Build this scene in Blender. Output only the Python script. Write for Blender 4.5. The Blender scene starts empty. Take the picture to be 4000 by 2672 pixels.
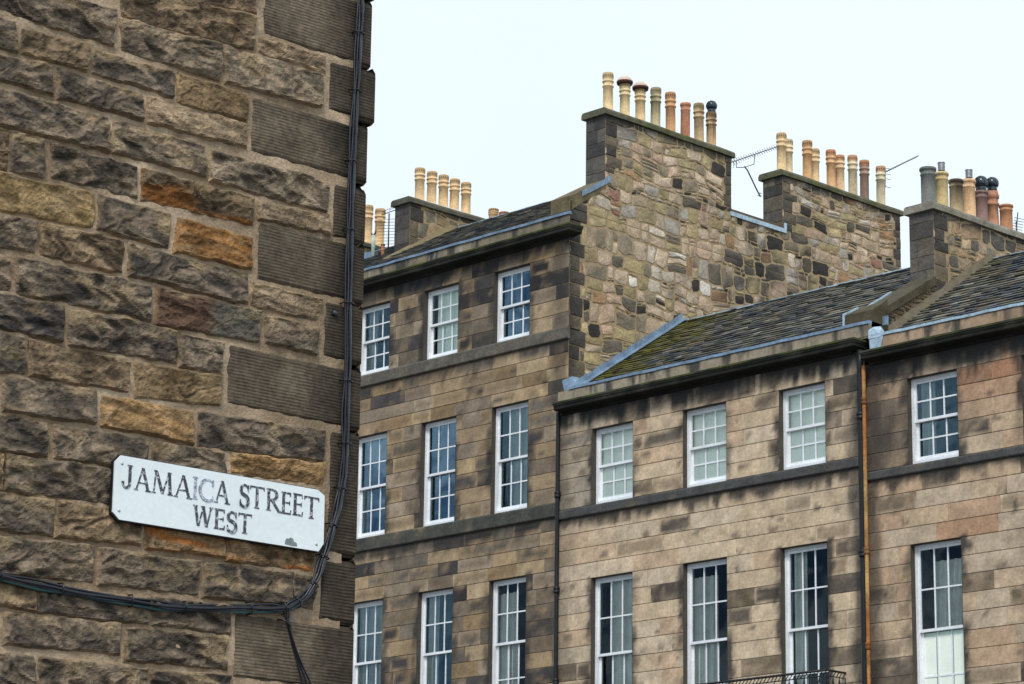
import bpy, bmesh, math, random
from mathutils import Vector, Matrix, noise
from math import pi, sin, cos, radians

random.seed(7)
scn = bpy.context.scene

# ------------------------------------------------------------------ camera, sky, sun, exposure
CAM = Vector((39.3824, -39.7435, 1.6))
Fv = Vector((-0.6927, 0.676, 0.2512)).normalized()
Rv = Vector((0.7009, 0.7132, 0.0136)).normalized()
Uv = Rv.cross(Fv).normalized()
cd = bpy.data.cameras.new('camera'); cam = bpy.data.objects.new('camera', cd)
scn.collection.objects.link(cam); scn.camera = cam
cam.matrix_world = Matrix(((Rv.x, Uv.x, -Fv.x, CAM.x), (Rv.y, Uv.y, -Fv.y, CAM.y), (Rv.z, Uv.z, -Fv.z, CAM.z), (0, 0, 0, 1)))
cd.sensor_width = 36; cd.lens = 101.54; cd.clip_end = 3000; cd.clip_start = 0.1

SUN_EL = radians(48)
SUN_DIR = Vector((0.50, -0.62, 0)).normalized() * cos(SUN_EL) + Vector((0, 0, sin(SUN_EL)))   # towards the sun
w = bpy.data.worlds.new('World'); scn.world = w; w.use_nodes = True
nt = w.node_tree; nt.nodes.clear()
N = nt.nodes.new; K = nt.links.new
out = N('ShaderNodeOutputWorld'); bg = N('ShaderNodeBackground'); bg2 = N('ShaderNodeBackground'); mx = N('ShaderNodeMixShader')
sky = N('ShaderNodeTexSky'); sky.sky_type = 'NISHITA'; sky.sun_disc = False
sky.sun_elevation = SUN_EL; sky.sun_rotation = math.atan2(SUN_DIR.x, SUN_DIR.y)
K(sky.outputs[0], bg.inputs[0]); bg.inputs[1].default_value = 0.12
# thin bright overcast: pale cloud with slow, soft variation
tc = N('ShaderNodeTexCoord'); nz = N('ShaderNodeTexNoise'); nz.inputs['Scale'].default_value = 1.6; nz.inputs['Detail'].default_value = 4
K(tc.outputs['Generated'], nz.inputs['Vector'])
cr = N('ShaderNodeValToRGB'); cr.color_ramp.elements[0].position = .35; cr.color_ramp.elements[1].position = .62
cr.color_ramp.elements[0].color = (0.65, 0.73, 0.79, 1); cr.color_ramp.elements[1].color = (0.72, 0.795, 0.84, 1)
K(nz.outputs[0], cr.inputs[0]); # added, unseen bank of bluer broken cloud, put there to vary the window reflections
dp = N('ShaderNodeVectorMath'); dp.operation = 'DOT_PRODUCT'; K(tc.outputs['Generated'], dp.inputs[0]); dp.inputs[1].default_value = Vector((-.70, -.68, .22)).normalized()
mr = N('ShaderNodeMapRange'); mr.interpolation_type = 'SMOOTHSTEP'; mr.inputs[1].default_value = .55; mr.inputs[2].default_value = .92; K(dp.outputs['Value'], mr.inputs[0])
mp = N('ShaderNodeMapping'); mp.inputs['Scale'].default_value = (1, 1, 2.2); K(tc.outputs['Generated'], mp.inputs[0])
nb = N('ShaderNodeTexNoise'); nb.inputs['Scale'].default_value = 9; nb.inputs['Detail'].default_value = 5; K(mp.outputs[0], nb.inputs['Vector'])
cb_ = N('ShaderNodeValToRGB'); cb_.color_ramp.elements[0].position = .40; cb_.color_ramp.elements[1].position = .62
cb_.color_ramp.elements[0].color = (0.10, 0.20, 0.36, 1); cb_.color_ramp.elements[1].color = (0.70, 0.86, 1.0, 1); K(nb.outputs[0], cb_.inputs[0])
mc = N('ShaderNodeMix'); mc.data_type = 'RGBA'; K(mr.outputs[0], mc.inputs[0]); K(cr.outputs[0], mc.inputs[6]); K(cb_.outputs[0], mc.inputs[7])
K(mc.outputs[2], bg2.inputs[0]); bg2.inputs[1].default_value = 1.0
mx.inputs[0].default_value = 0.93
K(bg.outputs[0], mx.inputs[1]); K(bg2.outputs[0], mx.inputs[2]); K(mx.outputs[0], out.inputs[0])

sl = bpy.data.lights.new('sun', 'SUN'); sl.energy = 1.7; sl.angle = radians(14); sl.color = (1.0, 0.95, 0.88)
so = bpy.data.objects.new('sun', sl); scn.collection.objects.link(so)
so.rotation_euler = (-SUN_DIR).to_track_quat('-Z', 'Y').to_euler()
scn.view_settings.view_transform = 'Standard'; scn.view_settings.look = 'None'
scn.view_settings.exposure = 0.43; scn.view_settings.gamma = 1; scn.view_settings.use_curve_mapping = False

# ------------------------------------------------------------------ helpers
def S(r, g, b, k=1.0):                       # 8 bit display colour -> linear
    f = lambda c: (c/255/12.92 if c/255 <= .04045 else ((c/255+.055)/1.055)**2.4)*k
    return (f(r), f(g), f(b))
def mixc(a, b, t): t = max(0, min(1, t)); return tuple(a[i]*(1-t)+b[i]*t for i in range(3))
def mul(a, k): return tuple(c*k for c in a)
def sstep(a, b, x): t = max(0, min(1, (x-a)/(b-a))); return t*t*(3-2*t)
def fbm(x, y, z=0.0, o=4):
    s, a, f = 0, .5, 1.0
    for i in range(o): s += a*noise.noise(Vector((x*f, y*f, z*f+i*7.3))); a *= .5; f *= 2.03
    return s

class MB:
    def __init__(s): s.v = []; s.f = []; s.c = []; s.m = []; s.sm = []
    def vert(s, p, c=(.5, .5, .5)): s.v.append(tuple(p)); s.c.append(c); return len(s.v)-1
    def face(s, idx, m=0, smooth=False): s.f.append(tuple(idx)); s.m.append(m); s.sm.append(smooth)
    def poly(s, pts, c=(.5, .5, .5), m=0):
        i = [s.vert(p, c) for p in pts]; s.face(i, m)
    def box(s, a, b, c=(.5, .5, .5), m=0):
        x0, y0, z0 = a; x1, y1, z1 = b
        P = [(x0,y0,z0),(x1,y0,z0),(x1,y1,z0),(x0,y1,z0),(x0,y0,z1),(x1,y0,z1),(x1,y1,z1),(x0,y1,z1)]
        i = [s.vert(p, c) for p in P]
        for q in ((0,3,2,1),(4,5,6,7),(0,1,5,4),(1,2,6,5),(2,3,7,6),(3,0,4,7)): s.face([i[k] for k in q], m)
    def hexa(s, P, c=(.5,.5,.5), m=0):      # 8 points, bottom ring 0-3, top ring 4-7
        i = [s.vert(p, c) for p in P]
        for q in ((0,3,2,1),(4,5,6,7),(0,1,5,4),(1,2,6,5),(2,3,7,6),(3,0,4,7)): s.face([i[k] for k in q], m)
    def tube(s, pts, r, n=8, c=(.5,.5,.5), m=0, cap=True):
        pts = [Vector(p) for p in pts]; rings = []
        up = None
        for k, p in enumerate(pts):
            t = (pts[min(k+1, len(pts)-1)] - pts[max(k-1, 0)]).normalized()
            if up is None: up = t.orthogonal().normalized()
            up = (up - t*up.dot(t)).normalized(); sd = t.cross(up)
            rr = r[k] if isinstance(r, (list, tuple)) else r
            rings.append([s.vert(p + (up*cos(2*pi*j/n) + sd*sin(2*pi*j/n))*rr, c) for j in range(n)])
        for a, b in zip(rings, rings[1:]):
            for j in range(n): s.face((a[j], a[(j+1) % n], b[(j+1) % n], b[j]), m, True)
        if cap: s.face(rings[0][::-1], m); s.face(rings[-1], m)
    def lathe(s, o, prof, n=20, cf=None, c=(.5,.5,.5), m=0, lean=(0, 0)):
        rings = []
        for (r, z) in prof:
            rings.append([s.vert((o[0]+lean[0]*z+r*cos(2*pi*j/n), o[1]+lean[1]*z+r*sin(2*pi*j/n), o[2]+z), cf(j/n, z) if cf else c) for j in range(n)])
        for a, b in zip(rings, rings[1:]):
            for j in range(n): s.face((a[j], a[(j+1) % n], b[(j+1) % n], b[j]), m, True)
        s.face(rings[0][::-1], m); s.face(rings[-1], m)
    def extr(s, prof, axis0, axis1, c=(.5,.5,.5), m=0, ndiv=1, cfn=None):
        # prof list of (y,z); extruded along x from axis0 to axis1, capped
        n = len(prof); rings = []
        for k in range(ndiv+1):
            x = axis0+(axis1-axis0)*k/ndiv
            rings.append([s.vert((x, y, z), cfn(x, y, z) if cfn else c) for y, z in prof])
        for a, b in zip(rings, rings[1:]):
            for j in range(n): s.face((a[j], a[(j+1) % n], b[(j+1) % n], b[j]), m)
        s.face(rings[0][::-1], m); s.face(rings[-1], m)
    def build(s, name, mats, parent=None, loc=None):
        me = bpy.data.meshes.new(name); me.from_pydata(s.v, [], s.f)
        for mt in (mats if isinstance(mats, (list, tuple)) else [mats]): me.materials.append(mt)
        me.polygons.foreach_set('material_index', s.m); me.polygons.foreach_set('use_smooth', s.sm)
        at = me.color_attributes.new('Col', 'FLOAT_COLOR', 'POINT')
        flat = []
        for c in s.c: flat += [c[0], c[1], c[2], 1.0]
        at.data.foreach_set('color', flat)
        me.update(); o = bpy.data.objects.new(name, me); scn.collection.objects.link(o)
        if parent: o.parent = parent
        return o

def tag(o, label=None, cat=None, group=None, kind=None):
    if label: o['label'] = label
    if cat: o['category'] = cat
    if group: o['group'] = group
    if kind: o['kind'] = kind
    return o
def empty(name, label=None, cat=None, group=None, loc=(0,0,0)):
    o = bpy.data.objects.new(name, None); scn.collection.objects.link(o); o.empty_display_size = .3; o.location = loc
    return tag(o, label, cat, group)

# ------------------------------------------------------------------ materials
def mat(name, col=None, rough=.85, n1=6, a1=.25, n2=40, a2=.2, bump=.3, bscale=60, bdist=.01, metal=0, spec=.3, wave=None, tint=None):
    m = bpy.data.materials.new(name); m.use_nodes = True; t = m.node_tree; nd = t.nodes; lk = t.links.new
    b = nd['Principled BSDF']; b.inputs['Roughness'].default_value = rough; b.inputs['Metallic'].default_value = metal
    b.inputs['Specular IOR Level'].default_value = spec
    tc = nd.new('ShaderNodeTexCoord')
    if col is None:
        a = nd.new('ShaderNodeAttribute'); a.attribute_name = 'Col'; base = a.outputs['Color']
    else:
        a = nd.new('ShaderNodeRGB'); a.outputs[0].default_value = (*col, 1); base = a.outputs[0]
    for sc, am in ((n1, a1), (n2, a2)):
        if am <= 0: continue
        n = nd.new('ShaderNodeTexNoise'); n.inputs['Scale'].default_value = sc; n.inputs['Detail'].default_value = 5
        n.inputs['Roughness'].default_value = .62
        lk(tc.outputs['Object'], n.inputs['Vector'])
        mr = nd.new('ShaderNodeMapRange'); mr.inputs[1].default_value = .3; mr.inputs[2].default_value = .7
        mr.inputs[3].default_value = 1-am; mr.inputs[4].default_value = 1+am
        lk(n.outputs[0], mr.inputs[0])
        v = nd.new('ShaderNodeVectorMath'); v.operation = 'SCALE'; lk(base, v.inputs[0]); lk(mr.outputs[0], v.inputs['Scale']); base = v.outputs[0]
    if tint:                                   # lichen or moss patches with a shape of their own
        col2, sc, lo, hi = tint
        n = nd.new('ShaderNodeTexNoise'); n.inputs['Scale'].default_value = sc; n.inputs['Detail'].default_value = 6; n.inputs['Roughness'].default_value = .7
        lk(tc.outputs['Object'], n.inputs['Vector'])
        mr = nd.new('ShaderNodeMapRange'); mr.inputs[1].default_value = lo; mr.inputs[2].default_value = hi; lk(n.outputs[0], mr.inputs[0])
        mm = nd.new('ShaderNodeMix'); mm.data_type = 'RGBA'; lk(mr.outputs[0], mm.inputs[0]); lk(base, mm.inputs[6]); mm.inputs[7].default_value = (*col2, 1); base = mm.outputs[2]
    lk(base, b.inputs['Base Color'])
    if bump > 0:
        n = nd.new('ShaderNodeTexNoise'); n.inputs['Scale'].default_value = bscale; n.inputs['Detail'].default_value = 4
        lk(tc.outputs['Object'], n.inputs['Vector'])
        bp = nd.new('ShaderNodeBump'); bp.inputs['Strength'].default_value = bump; bp.inputs['Distance'].default_value = bdist
        h = n.outputs[0]
        if wave:
            wv = nd.new('ShaderNodeTexWave'); wv.bands_direction = 'Z'; wv.inputs['Scale'].default_value = wave; wv.inputs['Distortion'].default_value = 1.6
            wv.inputs['Detail'].default_value = 3; wv.inputs['Detail Scale'].default_value = 1.2
            lk(tc.outputs['Object'], wv.inputs['Vector'])
            # broken tool marks: the grooves fade in and out
            n3 = nd.new('ShaderNodeTexNoise'); n3.inputs['Scale'].default_value = 14; n3.inputs['Detail'].default_value = 3; lk(tc.outputs['Object'], n3.inputs['Vector'])
            mr3 = nd.new('ShaderNodeMapRange'); mr3.inputs[1].default_value = .35; mr3.inputs[2].default_value = .6; mr3.inputs[3].default_value = .45; mr3.inputs[4].default_value = 2.0; lk(n3.outputs[0], mr3.inputs[0])
            ma = nd.new('ShaderNodeMath'); ma.operation = 'MULTIPLY'; lk(wv.outputs['Fac'], ma.inputs[0]); lk(mr3.outputs[0], ma.inputs[1])
            mb = nd.new('ShaderNodeMath'); mb.operation = 'ADD'; lk(ma.outputs[0], mb.inputs[0]); lk(n.outputs[0], mb.inputs[1]); h = mb.outputs[0]
        lk(h, bp.inputs['Height']); lk(bp.outputs[0], b.inputs['Normal'])
    return m

M = {}
M['ashlar'] = mat('ashlar_stone', n1=2.2, a1=.24, n2=16, a2=.22, bump=.5, bscale=35, bdist=.012)
M['rubble'] = mat('rubble_stone', n1=5, a1=.2, n2=22, a2=.3, bump=.7, bscale=28, bdist=.02)
M['rock'] = mat('rock_faced_stone', n1=9, a1=.28, n2=45, a2=.3, bump=1.0, bscale=55, bdist=.016, tint=((.17, .14, .06), 26, .64, .86))
M['tooled'] = mat('tooled_quoin_stone', n1=5, a1=.32, n2=38, a2=.38, bump=.38, bscale=90, bdist=.005, wave=20.3)
M['mortar'] = mat('lime_mortar', n1=7, a1=.2, n2=60, a2=.22, bump=.8, bscale=80, bdist=.008)
M['slate'] = mat('roof_slate', n1=8, a1=.25, n2=50, a2=.25, bump=.4, rough=.6, spec=.4)
M['cornice'] = mat('weathered_cornice_stone', n1=3, a1=.35, n2=20, a2=.3, bump=.5, bscale=30)
M['lead'] = mat('lead_flashing', (.17, .25, .35), rough=.5, n1=3, a1=.35, n2=18, a2=.3, bump=.4, bscale=14, bdist=.01, metal=.0, spec=.6)
M['leadpale'] = mat('pale_lead_ridge', (.36, .48, .57), rough=.45, n1=4, a1=.3, n2=20, a2=.3, bump=.3, bscale=14)
M['white'] = mat('white_window_paint', (.80, .83, .86), rough=.45, n1=3, a1=.10, n2=30, a2=.10, bump=.1, spec=.5)
M['pot'] = mat('chimney_pot_clay', n1=7, a1=.2, n2=30, a2=.22, bump=.4, bscale=40, rough=.88)
M['iron'] = mat('black_iron', (.012, .014, .016), rough=.45, n1=10, a1=.3, a2=.2, bump=.2)
M['cowl'] = mat('dark_glazed_cowl', (.010, .022, .035), rough=.22, n1=10, a1=.2, a2=.1, bump=.15, spec=.7)
M['steel'] = mat('galvanised_steel', (.55, .57, .62), rough=.35, n1=10, a1=.1, a2=.1, bump=.1, metal=.6)
M['antenna'] = mat('antenna_metal', (.06, .07, .09), rough=.4, n1=10, a1=.1, a2=.1, bump=0, metal=.5)
M['rust'] = mat('rusty_painted_iron', n1=4, a1=.4, n2=30, a2=.3, bump=.4, rough=.7)
M['cable'] = mat('black_cable_sheath', rough=.38, n1=12, a1=.2, n2=50, a2=.15, bump=.1, spec=.5)
M['sign'] = mat('white_enamel', (.78, .86, .90), rough=.30, n1=5, a1=.04, n2=40, a2=.03, bump=.15, bscale=30, spec=.5)
M['letter'] = mat('worn_black_letter_paint', (.055, .058, .075), rough=.5, n1=20, a1=.3, n2=60, a2=.3, bump=.2, tint=((.50, .57, .64), 55, .53, .60))
M['letterpale'] = mat('faded_letter_paint', (.30, .31, .42), rough=.5, n1=20, a1=.3, n2=60, a2=.3, bump=.2, tint=((.55, .62, .70), 60, .46, .55))
M['room'] = mat('dim_room_plaster', (.16, .14, .11), rough=.9, a1=.1, a2=.1, bump=0)
M['curtain'] = mat('net_curtain', (.58, .62, .58), rough=.9, n1=4, a1=.15, a2=.1, bump=0)
M['blind'] = mat('pale_blind', (.88, .96, .85), rough=.8, n1=3, a1=.05, a2=.05, bump=0)
M['asphalt'] = mat('asphalt', (.05, .05, .05), n1=2, a1=.2)
M['wood'] = mat('dark_wood', (.05, .03, .02))

def glass_mat(name, tint, ior, trc=(.97, .99, .98)):
    m = bpy.data.materials.new(name); m.use_nodes = True; t = m.node_tree; nd = t.nodes; lk = t.links.new
    nd.clear(); o = nd.new('ShaderNodeOutputMaterial'); mx = nd.new('ShaderNodeMixShader')
    tr = nd.new('ShaderNodeBsdfTransparent'); tr.inputs[0].default_value = (*trc, 1)
    gl = nd.new('ShaderNodeBsdfGlossy'); gl.inputs['Color'].default_value = (*tint, 1); gl.inputs['Roughness'].default_value = .02
    fr = nd.new('ShaderNodeFresnel'); fr.inputs['IOR'].default_value = ior
    tc = nd.new('ShaderNodeTexCoord'); n = nd.new('ShaderNodeTexNoise'); n.inputs['Scale'].default_value = 2.2; n.inputs['Detail'].default_value = 1
    lk(tc.outputs['Object'], n.inputs['Vector']); bp = nd.new('ShaderNodeBump'); bp.inputs['Strength'].default_value = .25; bp.inputs['Distance'].default_value = .02
    lk(n.outputs[0], bp.inputs['Height']); lk(bp.outputs[0], gl.inputs['Normal'])
    lk(fr.outputs[0], mx.inputs[0]); lk(tr.outputs[0], mx.inputs[1]); lk(gl.outputs[0], mx.inputs[2]); lk(mx.outputs[0], o.inputs[0])
    return m
M['glass'] = glass_mat('window_glass', (.55, .82, 1.0), 2.5)
M['glassthin'] = glass_mat('thin_clear_window_glass', (.85, .95, 1.0), 1.25, (1, 1, 1))
M['glassold'] = glass_mat('old_window_glass', (.60, .86, .95), 1.9)
M['glassclear'] = glass_mat('clear_window_glass', (.80, .95, 1.0), 1.42)

# ------------------------------------------------------------------ stone facades
def subtract(segs, a, b):
    o = []
    for s, e in segs:
        if b <= s or a >= e: o.append((s, e)); continue
        if a > s: o.append((s, a))
        if b < e: o.append((b, e))
    return o

def stone_face(mb, P, u0, u1, z0, z1, col, cell=.09, d=.014, dep=0.0, j=.0045, m=0):
    """one dressed block: P(u,z,out) -> point; chamfered edges, gridded face coloured by col(u,z)"""
    ju = min(j, .0014); a, b, c, e = u0+ju, u1-ju, z0+j, z1-j
    if b-a < .02 or e-c < .02: return
    ch = .006
    nu = max(1, int((b-a)/cell)); nz_ = max(1, int((e-c)/cell))
    us = [a+(b-a)*k/nu for k in range(nu+1)]; zs = [c+(e-c)*k/nz_ for k in range(nz_+1)]
    g = [[mb.vert(P(min(max(u, a+ch), b-ch), min(max(z, c+ch), e-ch), dep+.003*noise.noise(Vector((u*3, z*3, 1)))), col(u, z)) for u in us] for z in zs]
    for r in range(nz_):
        for q in range(nu): mb.face((g[r][q], g[r][q+1], g[r+1][q+1], g[r+1][q]), m)
    ring = [g[0][k] for k in range(nu+1)]+[g[k][nu] for k in range(1, nz_+1)]+[g[nz_][k] for k in range(nu-1, -1, -1)]+[g[k][0] for k in range(nz_-1, 0, -1)]
    cs = [(u, c) for u in us]+[(b, z) for z in zs[1:]]+[(u, e) for u in us[-2::-1]]+[(a, z) for z in zs[-2:0:-1]]
    lo = [mb.vert(P(u, z, -d), mul(mb.c[ring[k]], .95)) for k, (u, z) in enumerate(cs)]
    n = len(ring)
    for k in range(n): mb.face((lo[k], lo[(k+1) % n], ring[(k+1) % n], ring[k]), m)

def ashlar(mb, P, u0, u1, rows, ops, pick, jc, cell=.09, lmin=.5, lmax=1.15, rnd=None, d=.014):
    rnd = rnd or random
    for (z0, z1) in rows:
        segs = [(u0, u1)]
        for (a, b, c, e) in ops:
            if c < z1-.01 and e > z0+.01: segs = subtract(segs, a, b)
        # dark bed and perp joints behind the blocks
        for s, e in segs: mb.poly([P(s, z0, -d), P(e, z0, -d), P(e, z1, -d), P(s, z1, -d)], jc)
        cuts = []; x = u0-rnd.random()*lmax
        while x < u1:
            x += rnd.uniform(lmin, lmax); cuts.append(x)
        for s, e in segs:
            cc = [s]+[c for c in cuts if s+.14 < c < e-.14]+[e]
            for a, b in zip(cc, cc[1:]):
                col = pick(a, b, z0, z1); c_ = cell if z1 > 8.2 else .6
                stone_face(mb, P, a, b, z0, z1, col, c_, d, rnd.uniform(-.002, .003))

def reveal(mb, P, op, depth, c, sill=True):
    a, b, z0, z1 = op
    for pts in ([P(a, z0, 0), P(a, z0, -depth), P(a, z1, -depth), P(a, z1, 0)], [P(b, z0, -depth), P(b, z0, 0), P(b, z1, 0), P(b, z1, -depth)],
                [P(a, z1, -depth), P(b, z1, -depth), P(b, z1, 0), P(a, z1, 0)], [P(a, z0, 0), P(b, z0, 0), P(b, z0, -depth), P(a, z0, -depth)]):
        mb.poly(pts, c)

def picker(seed, base, dark, darkp, soot_z, drips, ops, cushion=.3, kr=(.84, 1.14), patches=()):
    r = random.Random(seed)
    SOOT = (.030, .028, .027)
    def pick(a, b, z0, z1):
        t = r.random(); k = r.uniform(*kr)
        bc = mul(r.choice(base), k)
        cm, zm = (a+b)/2, (z0+z1)/2
        isdark = False
        nearw = min([min(abs(a-o[1]), abs(b-o[0])) if (o[2] < zm < o[3]) else 9 for o in ops]+[9])
        pd = darkp*(2.0 if nearw < .05 else 1)
        if t < pd: bc = mul(r.choice(dark), r.uniform(.75, 1.3)); isdark = True
        for (pu, pz, pr, pc, pw) in patches:
            dd = math.hypot(cm-pu, (zm-pz)*1.6)
            if dd < pr: bc = mixc(bc, pc, pw)
        cush = (not isdark) and r.random() < cushion
        halo = isdark and r.random() < .5
        ph = r.uniform(0, 50); pt = r.random() < .42; kx = r.uniform(a, b); kz = r.uniform(z0, z1)
        def col(u, z):
            c = bc
            ed = min(u-a, b-u, z-z0, z1-z)
            n_ = fbm(u*2.2+ph, z*3.1, 3)
            if cush: c = mixc(c, mul((.16, .115, .068), .95), sstep(.015, .08, ed+.05*n_)*.55)
            if isdark: c = mixc(c, mul(base[0], .62), .8*sstep(-.02, .35, fbm(u*2.6+ph, z*4, 6)))
            if halo: c = mixc(mul(base[0], .85), c, sstep(-.02, .05, ed+.12*n_))
            if pt and not isdark:
                dd = math.hypot((u-kx)*1.2, (z-kz)*2)+.35*fbm(u*6, z*6, ph)
                c = mixc(c, dark[0], (1-sstep(.04, .17, dd))*.8)
            c = mul(c, 1+.42*fbm(u*5, z*7, ph)+(.5 if isdark else .15)*fbm(u*16, z*20, ph))
            # soot below projecting courses, running down in streaks
            s = 0
            for (zt, reach, amt) in soot_z:
                if z < zt:
                    st = fbm(u*3.3, z*.5, 11)*1.1+fbm(u*11, z*1.1, 4)*.5
                    s = max(s, amt*(1-sstep(reach*.25, reach*1.15, (zt-z)-st*reach*1.3)))
            for o in ops:
                if o[2]-.1 < z < o[3]+.05:
                    for e_, sg in ((o[0], 1), (o[1], -1)):
                        du = (e_-u)*sg
                        if 0 <= du < .35:
                            s = max(s, (1-sstep(.0, .16, du-.30*fbm(u*5, z*3.2, e_)-.03))*sstep(-.30, .15, fbm(e_*3, z*1.1, 5))*.92)
            s = max(s, .80*sstep(.30, .46, fbm(u*1.5+seed, z*1.9, 31)+.30*fbm(u*7, z*5, 7)))
            for (ud, wd_, z_hi, z_lo, amt) in drips:
                if z_lo < z < z_hi:
                    s = max(s, amt*(1-sstep(.3, 1.2, abs(u-ud)/wd_+.9*fbm(u*4, z*1.5, 8))))
            return mixc(c, SOOT, s)
        return col
    return pick

def rows_between(keys, counts):
    o = []
    for (a, b), n in zip(zip(keys, keys[1:]), counts):
        for k in range(n): o.append((a+(b-a)*k/n, a+(b-a)*(k+1)/n))
    return o

# ------------------------------------------------------------------ random rubble
def clip_halfplane(poly, nx, nz_, d):        # keep nx*u+nz*z<=d
    o = []
    for i in range(len(poly)):
        p, q = poly[i], poly[(i+1) % len(poly)]
        fp = nx*p[0]+nz_*p[1]-d; fq = nx*q[0]+nz_*q[1]-d
        if fp <= 0: o.append(p)
        if (fp < 0 < fq) or (fq < 0 < fp):
            t = fp/(fp-fq); o.append((p[0]+(q[0]-p[0])*t, p[1]+(q[1]-p[1])*t))
    return o
RUB = [(S(182,160,134),8), (S(176,152,124),7), (S(166,148,104),5), (S(156,138,94),4), (S(156,148,136),4), (S(190,176,158),3), (S(178,148,122),5),
       (S(136,122,100),5), (S(96,88,76),3), (S(52,48,45),3), (S(158,120,80),2), (S(150,104,88),.5), (S(194,188,178),1)]
RUBW = [mixc(c, mul((1.1, 1.0, .86), sum(c)/3), .25) for c, n in RUB for _ in range(int(n*2))]
def rubble(mb, P, zones, zlo, zhi, seed, quoins=(), soot=None, bh=(.26, .46), k=1.12, pal=None):
    """zones: convex (u,z) polygons as lists; quoins: (u_edge, sign, zlo, zhi)"""
    r = random.Random(seed); pal = pal or RUBW
    def warp(u, z): return (u+.09*noise.noise(Vector((u*1.3, z*1.6, seed)))+.03*noise.noise(Vector((u*4, z*5, seed))), z+.16*noise.noise(Vector((u*.8, z*.7, seed+9)))+.06*noise.noise(Vector((u*2.6, z*2, seed))))
    def emit(poly, col, dep, wrp=True):
        if wrp: poly = [warp(*p) for p in poly]
        for Zn in zones:
            q = poly
            for i in range(len(Zn)):
                (x0, y0), (x1, y1) = Zn[i], Zn[(i+1) % len(Zn)]
                nx, nz2 = (y1-y0), -(x1-x0); q = clip_halfplane(q, nx, nz2, nx*x0+nz2*y0)
                if len(q) < 3: break
            if len(q) < 3: continue
            ar = abs(sum(q[i][0]*q[(i+1) % len(q)][1]-q[(i+1) % len(q)][0]*q[i][1] for i in range(len(q))))/2
            if ar < .0015: continue
            cu = sum(p[0] for p in q)/len(q); cz = sum(p[1] for p in q)/len(q)
            ph = r.random()*40
            def cc(u, z):
                c = mul(col, (1+.7*fbm(u*7, z*7, ph))); c = mixc(c, (.06, .055, .045), .6*sstep(.12, .4, fbm(u*5, z*5, ph+3)))
                if soot: c = mixc(c, (.03, .028, .026), soot(u, z))
                return c
            top = []; lo = []
            for (u, z) in q:
                top.append(mb.vert(P(cu+(u-cu)*.93, cz+(z-cz)*.93, dep+.010*r.random()), cc(u, z)))
                lo.append(mb.vert(P(u, z, -.006), mul(cc(u, z), .85)))
            ctr = mb.vert(P(cu, cz, dep+.012+.012*r.random()), cc(cu, cz)); n = len(q)
            for i in range(n):
                mb.face((top[i], top[(i+1) % n], ctr)); mb.face((lo[i], lo[(i+1) % n], top[(i+1) % n], top[i]))
    def stone(u0, u1, z0, z1, col=None, q=False):
        g = .011 if not q else .004; w_, h_ = u1-u0, z1-z0
        if w_ < .04 or h_ < .03: return
        jt = 0 if q else .30
        J = lambda a: r.uniform(-jt, jt)*a
        c = min(w_, h_)*(r.uniform(.10, .26) if not q else .03)
        pts = [(u0+g+c*r.uniform(.4, 1.4), z0+g+J(h_*.6)*.5), ((u0+u1)/2+J(w_), z0+g), (u1-g-c*r.uniform(.4, 1.4), z0+g+abs(J(h_))*.4), (u1-g, z0+g+c*r.uniform(.4, 1.3)), (u1-g-abs(J(w_))*.3, (z0+z1)/2+J(h_)),
               (u1-g, z1-g-c*r.uniform(.4, 1.3)), (u1-g-c*r.uniform(.4, 1.4), z1-g), ((u0+u1)/2+J(w_), z1-g-abs(J(h_))*.3), (u0+g+c*r.uniform(.4, 1.4), z1-g-abs(J(h_))*.3), (u0+g, z1-g-c*r.uniform(.4, 1.3)), (u0+g+abs(J(w_))*.3, (z0+z1)/2+J(h_)), (u0+g, z0+g+c*r.uniform(.4, 1.3))]
        emit(pts, mul(col or r.choice(pal), k*r.uniform(.8, 1.12)), .006 if not q else .012, not q)
    def cell(u0, u1, z0, z1):
        w_, h_ = u1-u0, z1-z0; t = r.random()
        if t < .08 and h_ > .16:
            n = r.choice((2, 3)); zz = sorted([z0, z1]+[z0+h_*(i+1)/n+r.uniform(-.02, .02) for i in range(n-1)])
            for a, b in zip(zz, zz[1:]): stone(u0, u1, a, b)
        elif t < .34:
            th = r.uniform(.045, .09)
            if r.random() < .5: a = (z0, z0+th); b = (z0+th, z1)
            else: a = (z1-th, z1); b = (z0, z1-th)
            x = u0
            while x < u1-.02:
                x2 = min(u1, x+r.uniform(.09, .28)); x2 = u1 if u1-x2 < .07 else x2; stone(x, x2, *a); x = x2
            stone(u0, u1, *b)
        elif t < .44:
            um = u0+w_*r.uniform(.35, .65); zm = z0+h_*r.uniform(.4, .6)
            if r.random() < .5: stone(u0, um, z0, z1); stone(um, u1, z0, zm); stone(um, u1, zm, z1)
            else: stone(u0, um, z0, zm); stone(u0, um, zm, z1); stone(um, u1, z0, z1)
        else: stone(u0, u1, z0, z1)
    ul = min(p[0] for Zn in zones for p in Zn); uh = max(p[0] for Zn in zones for p in Zn)
    z = zlo; alt = 0
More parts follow.
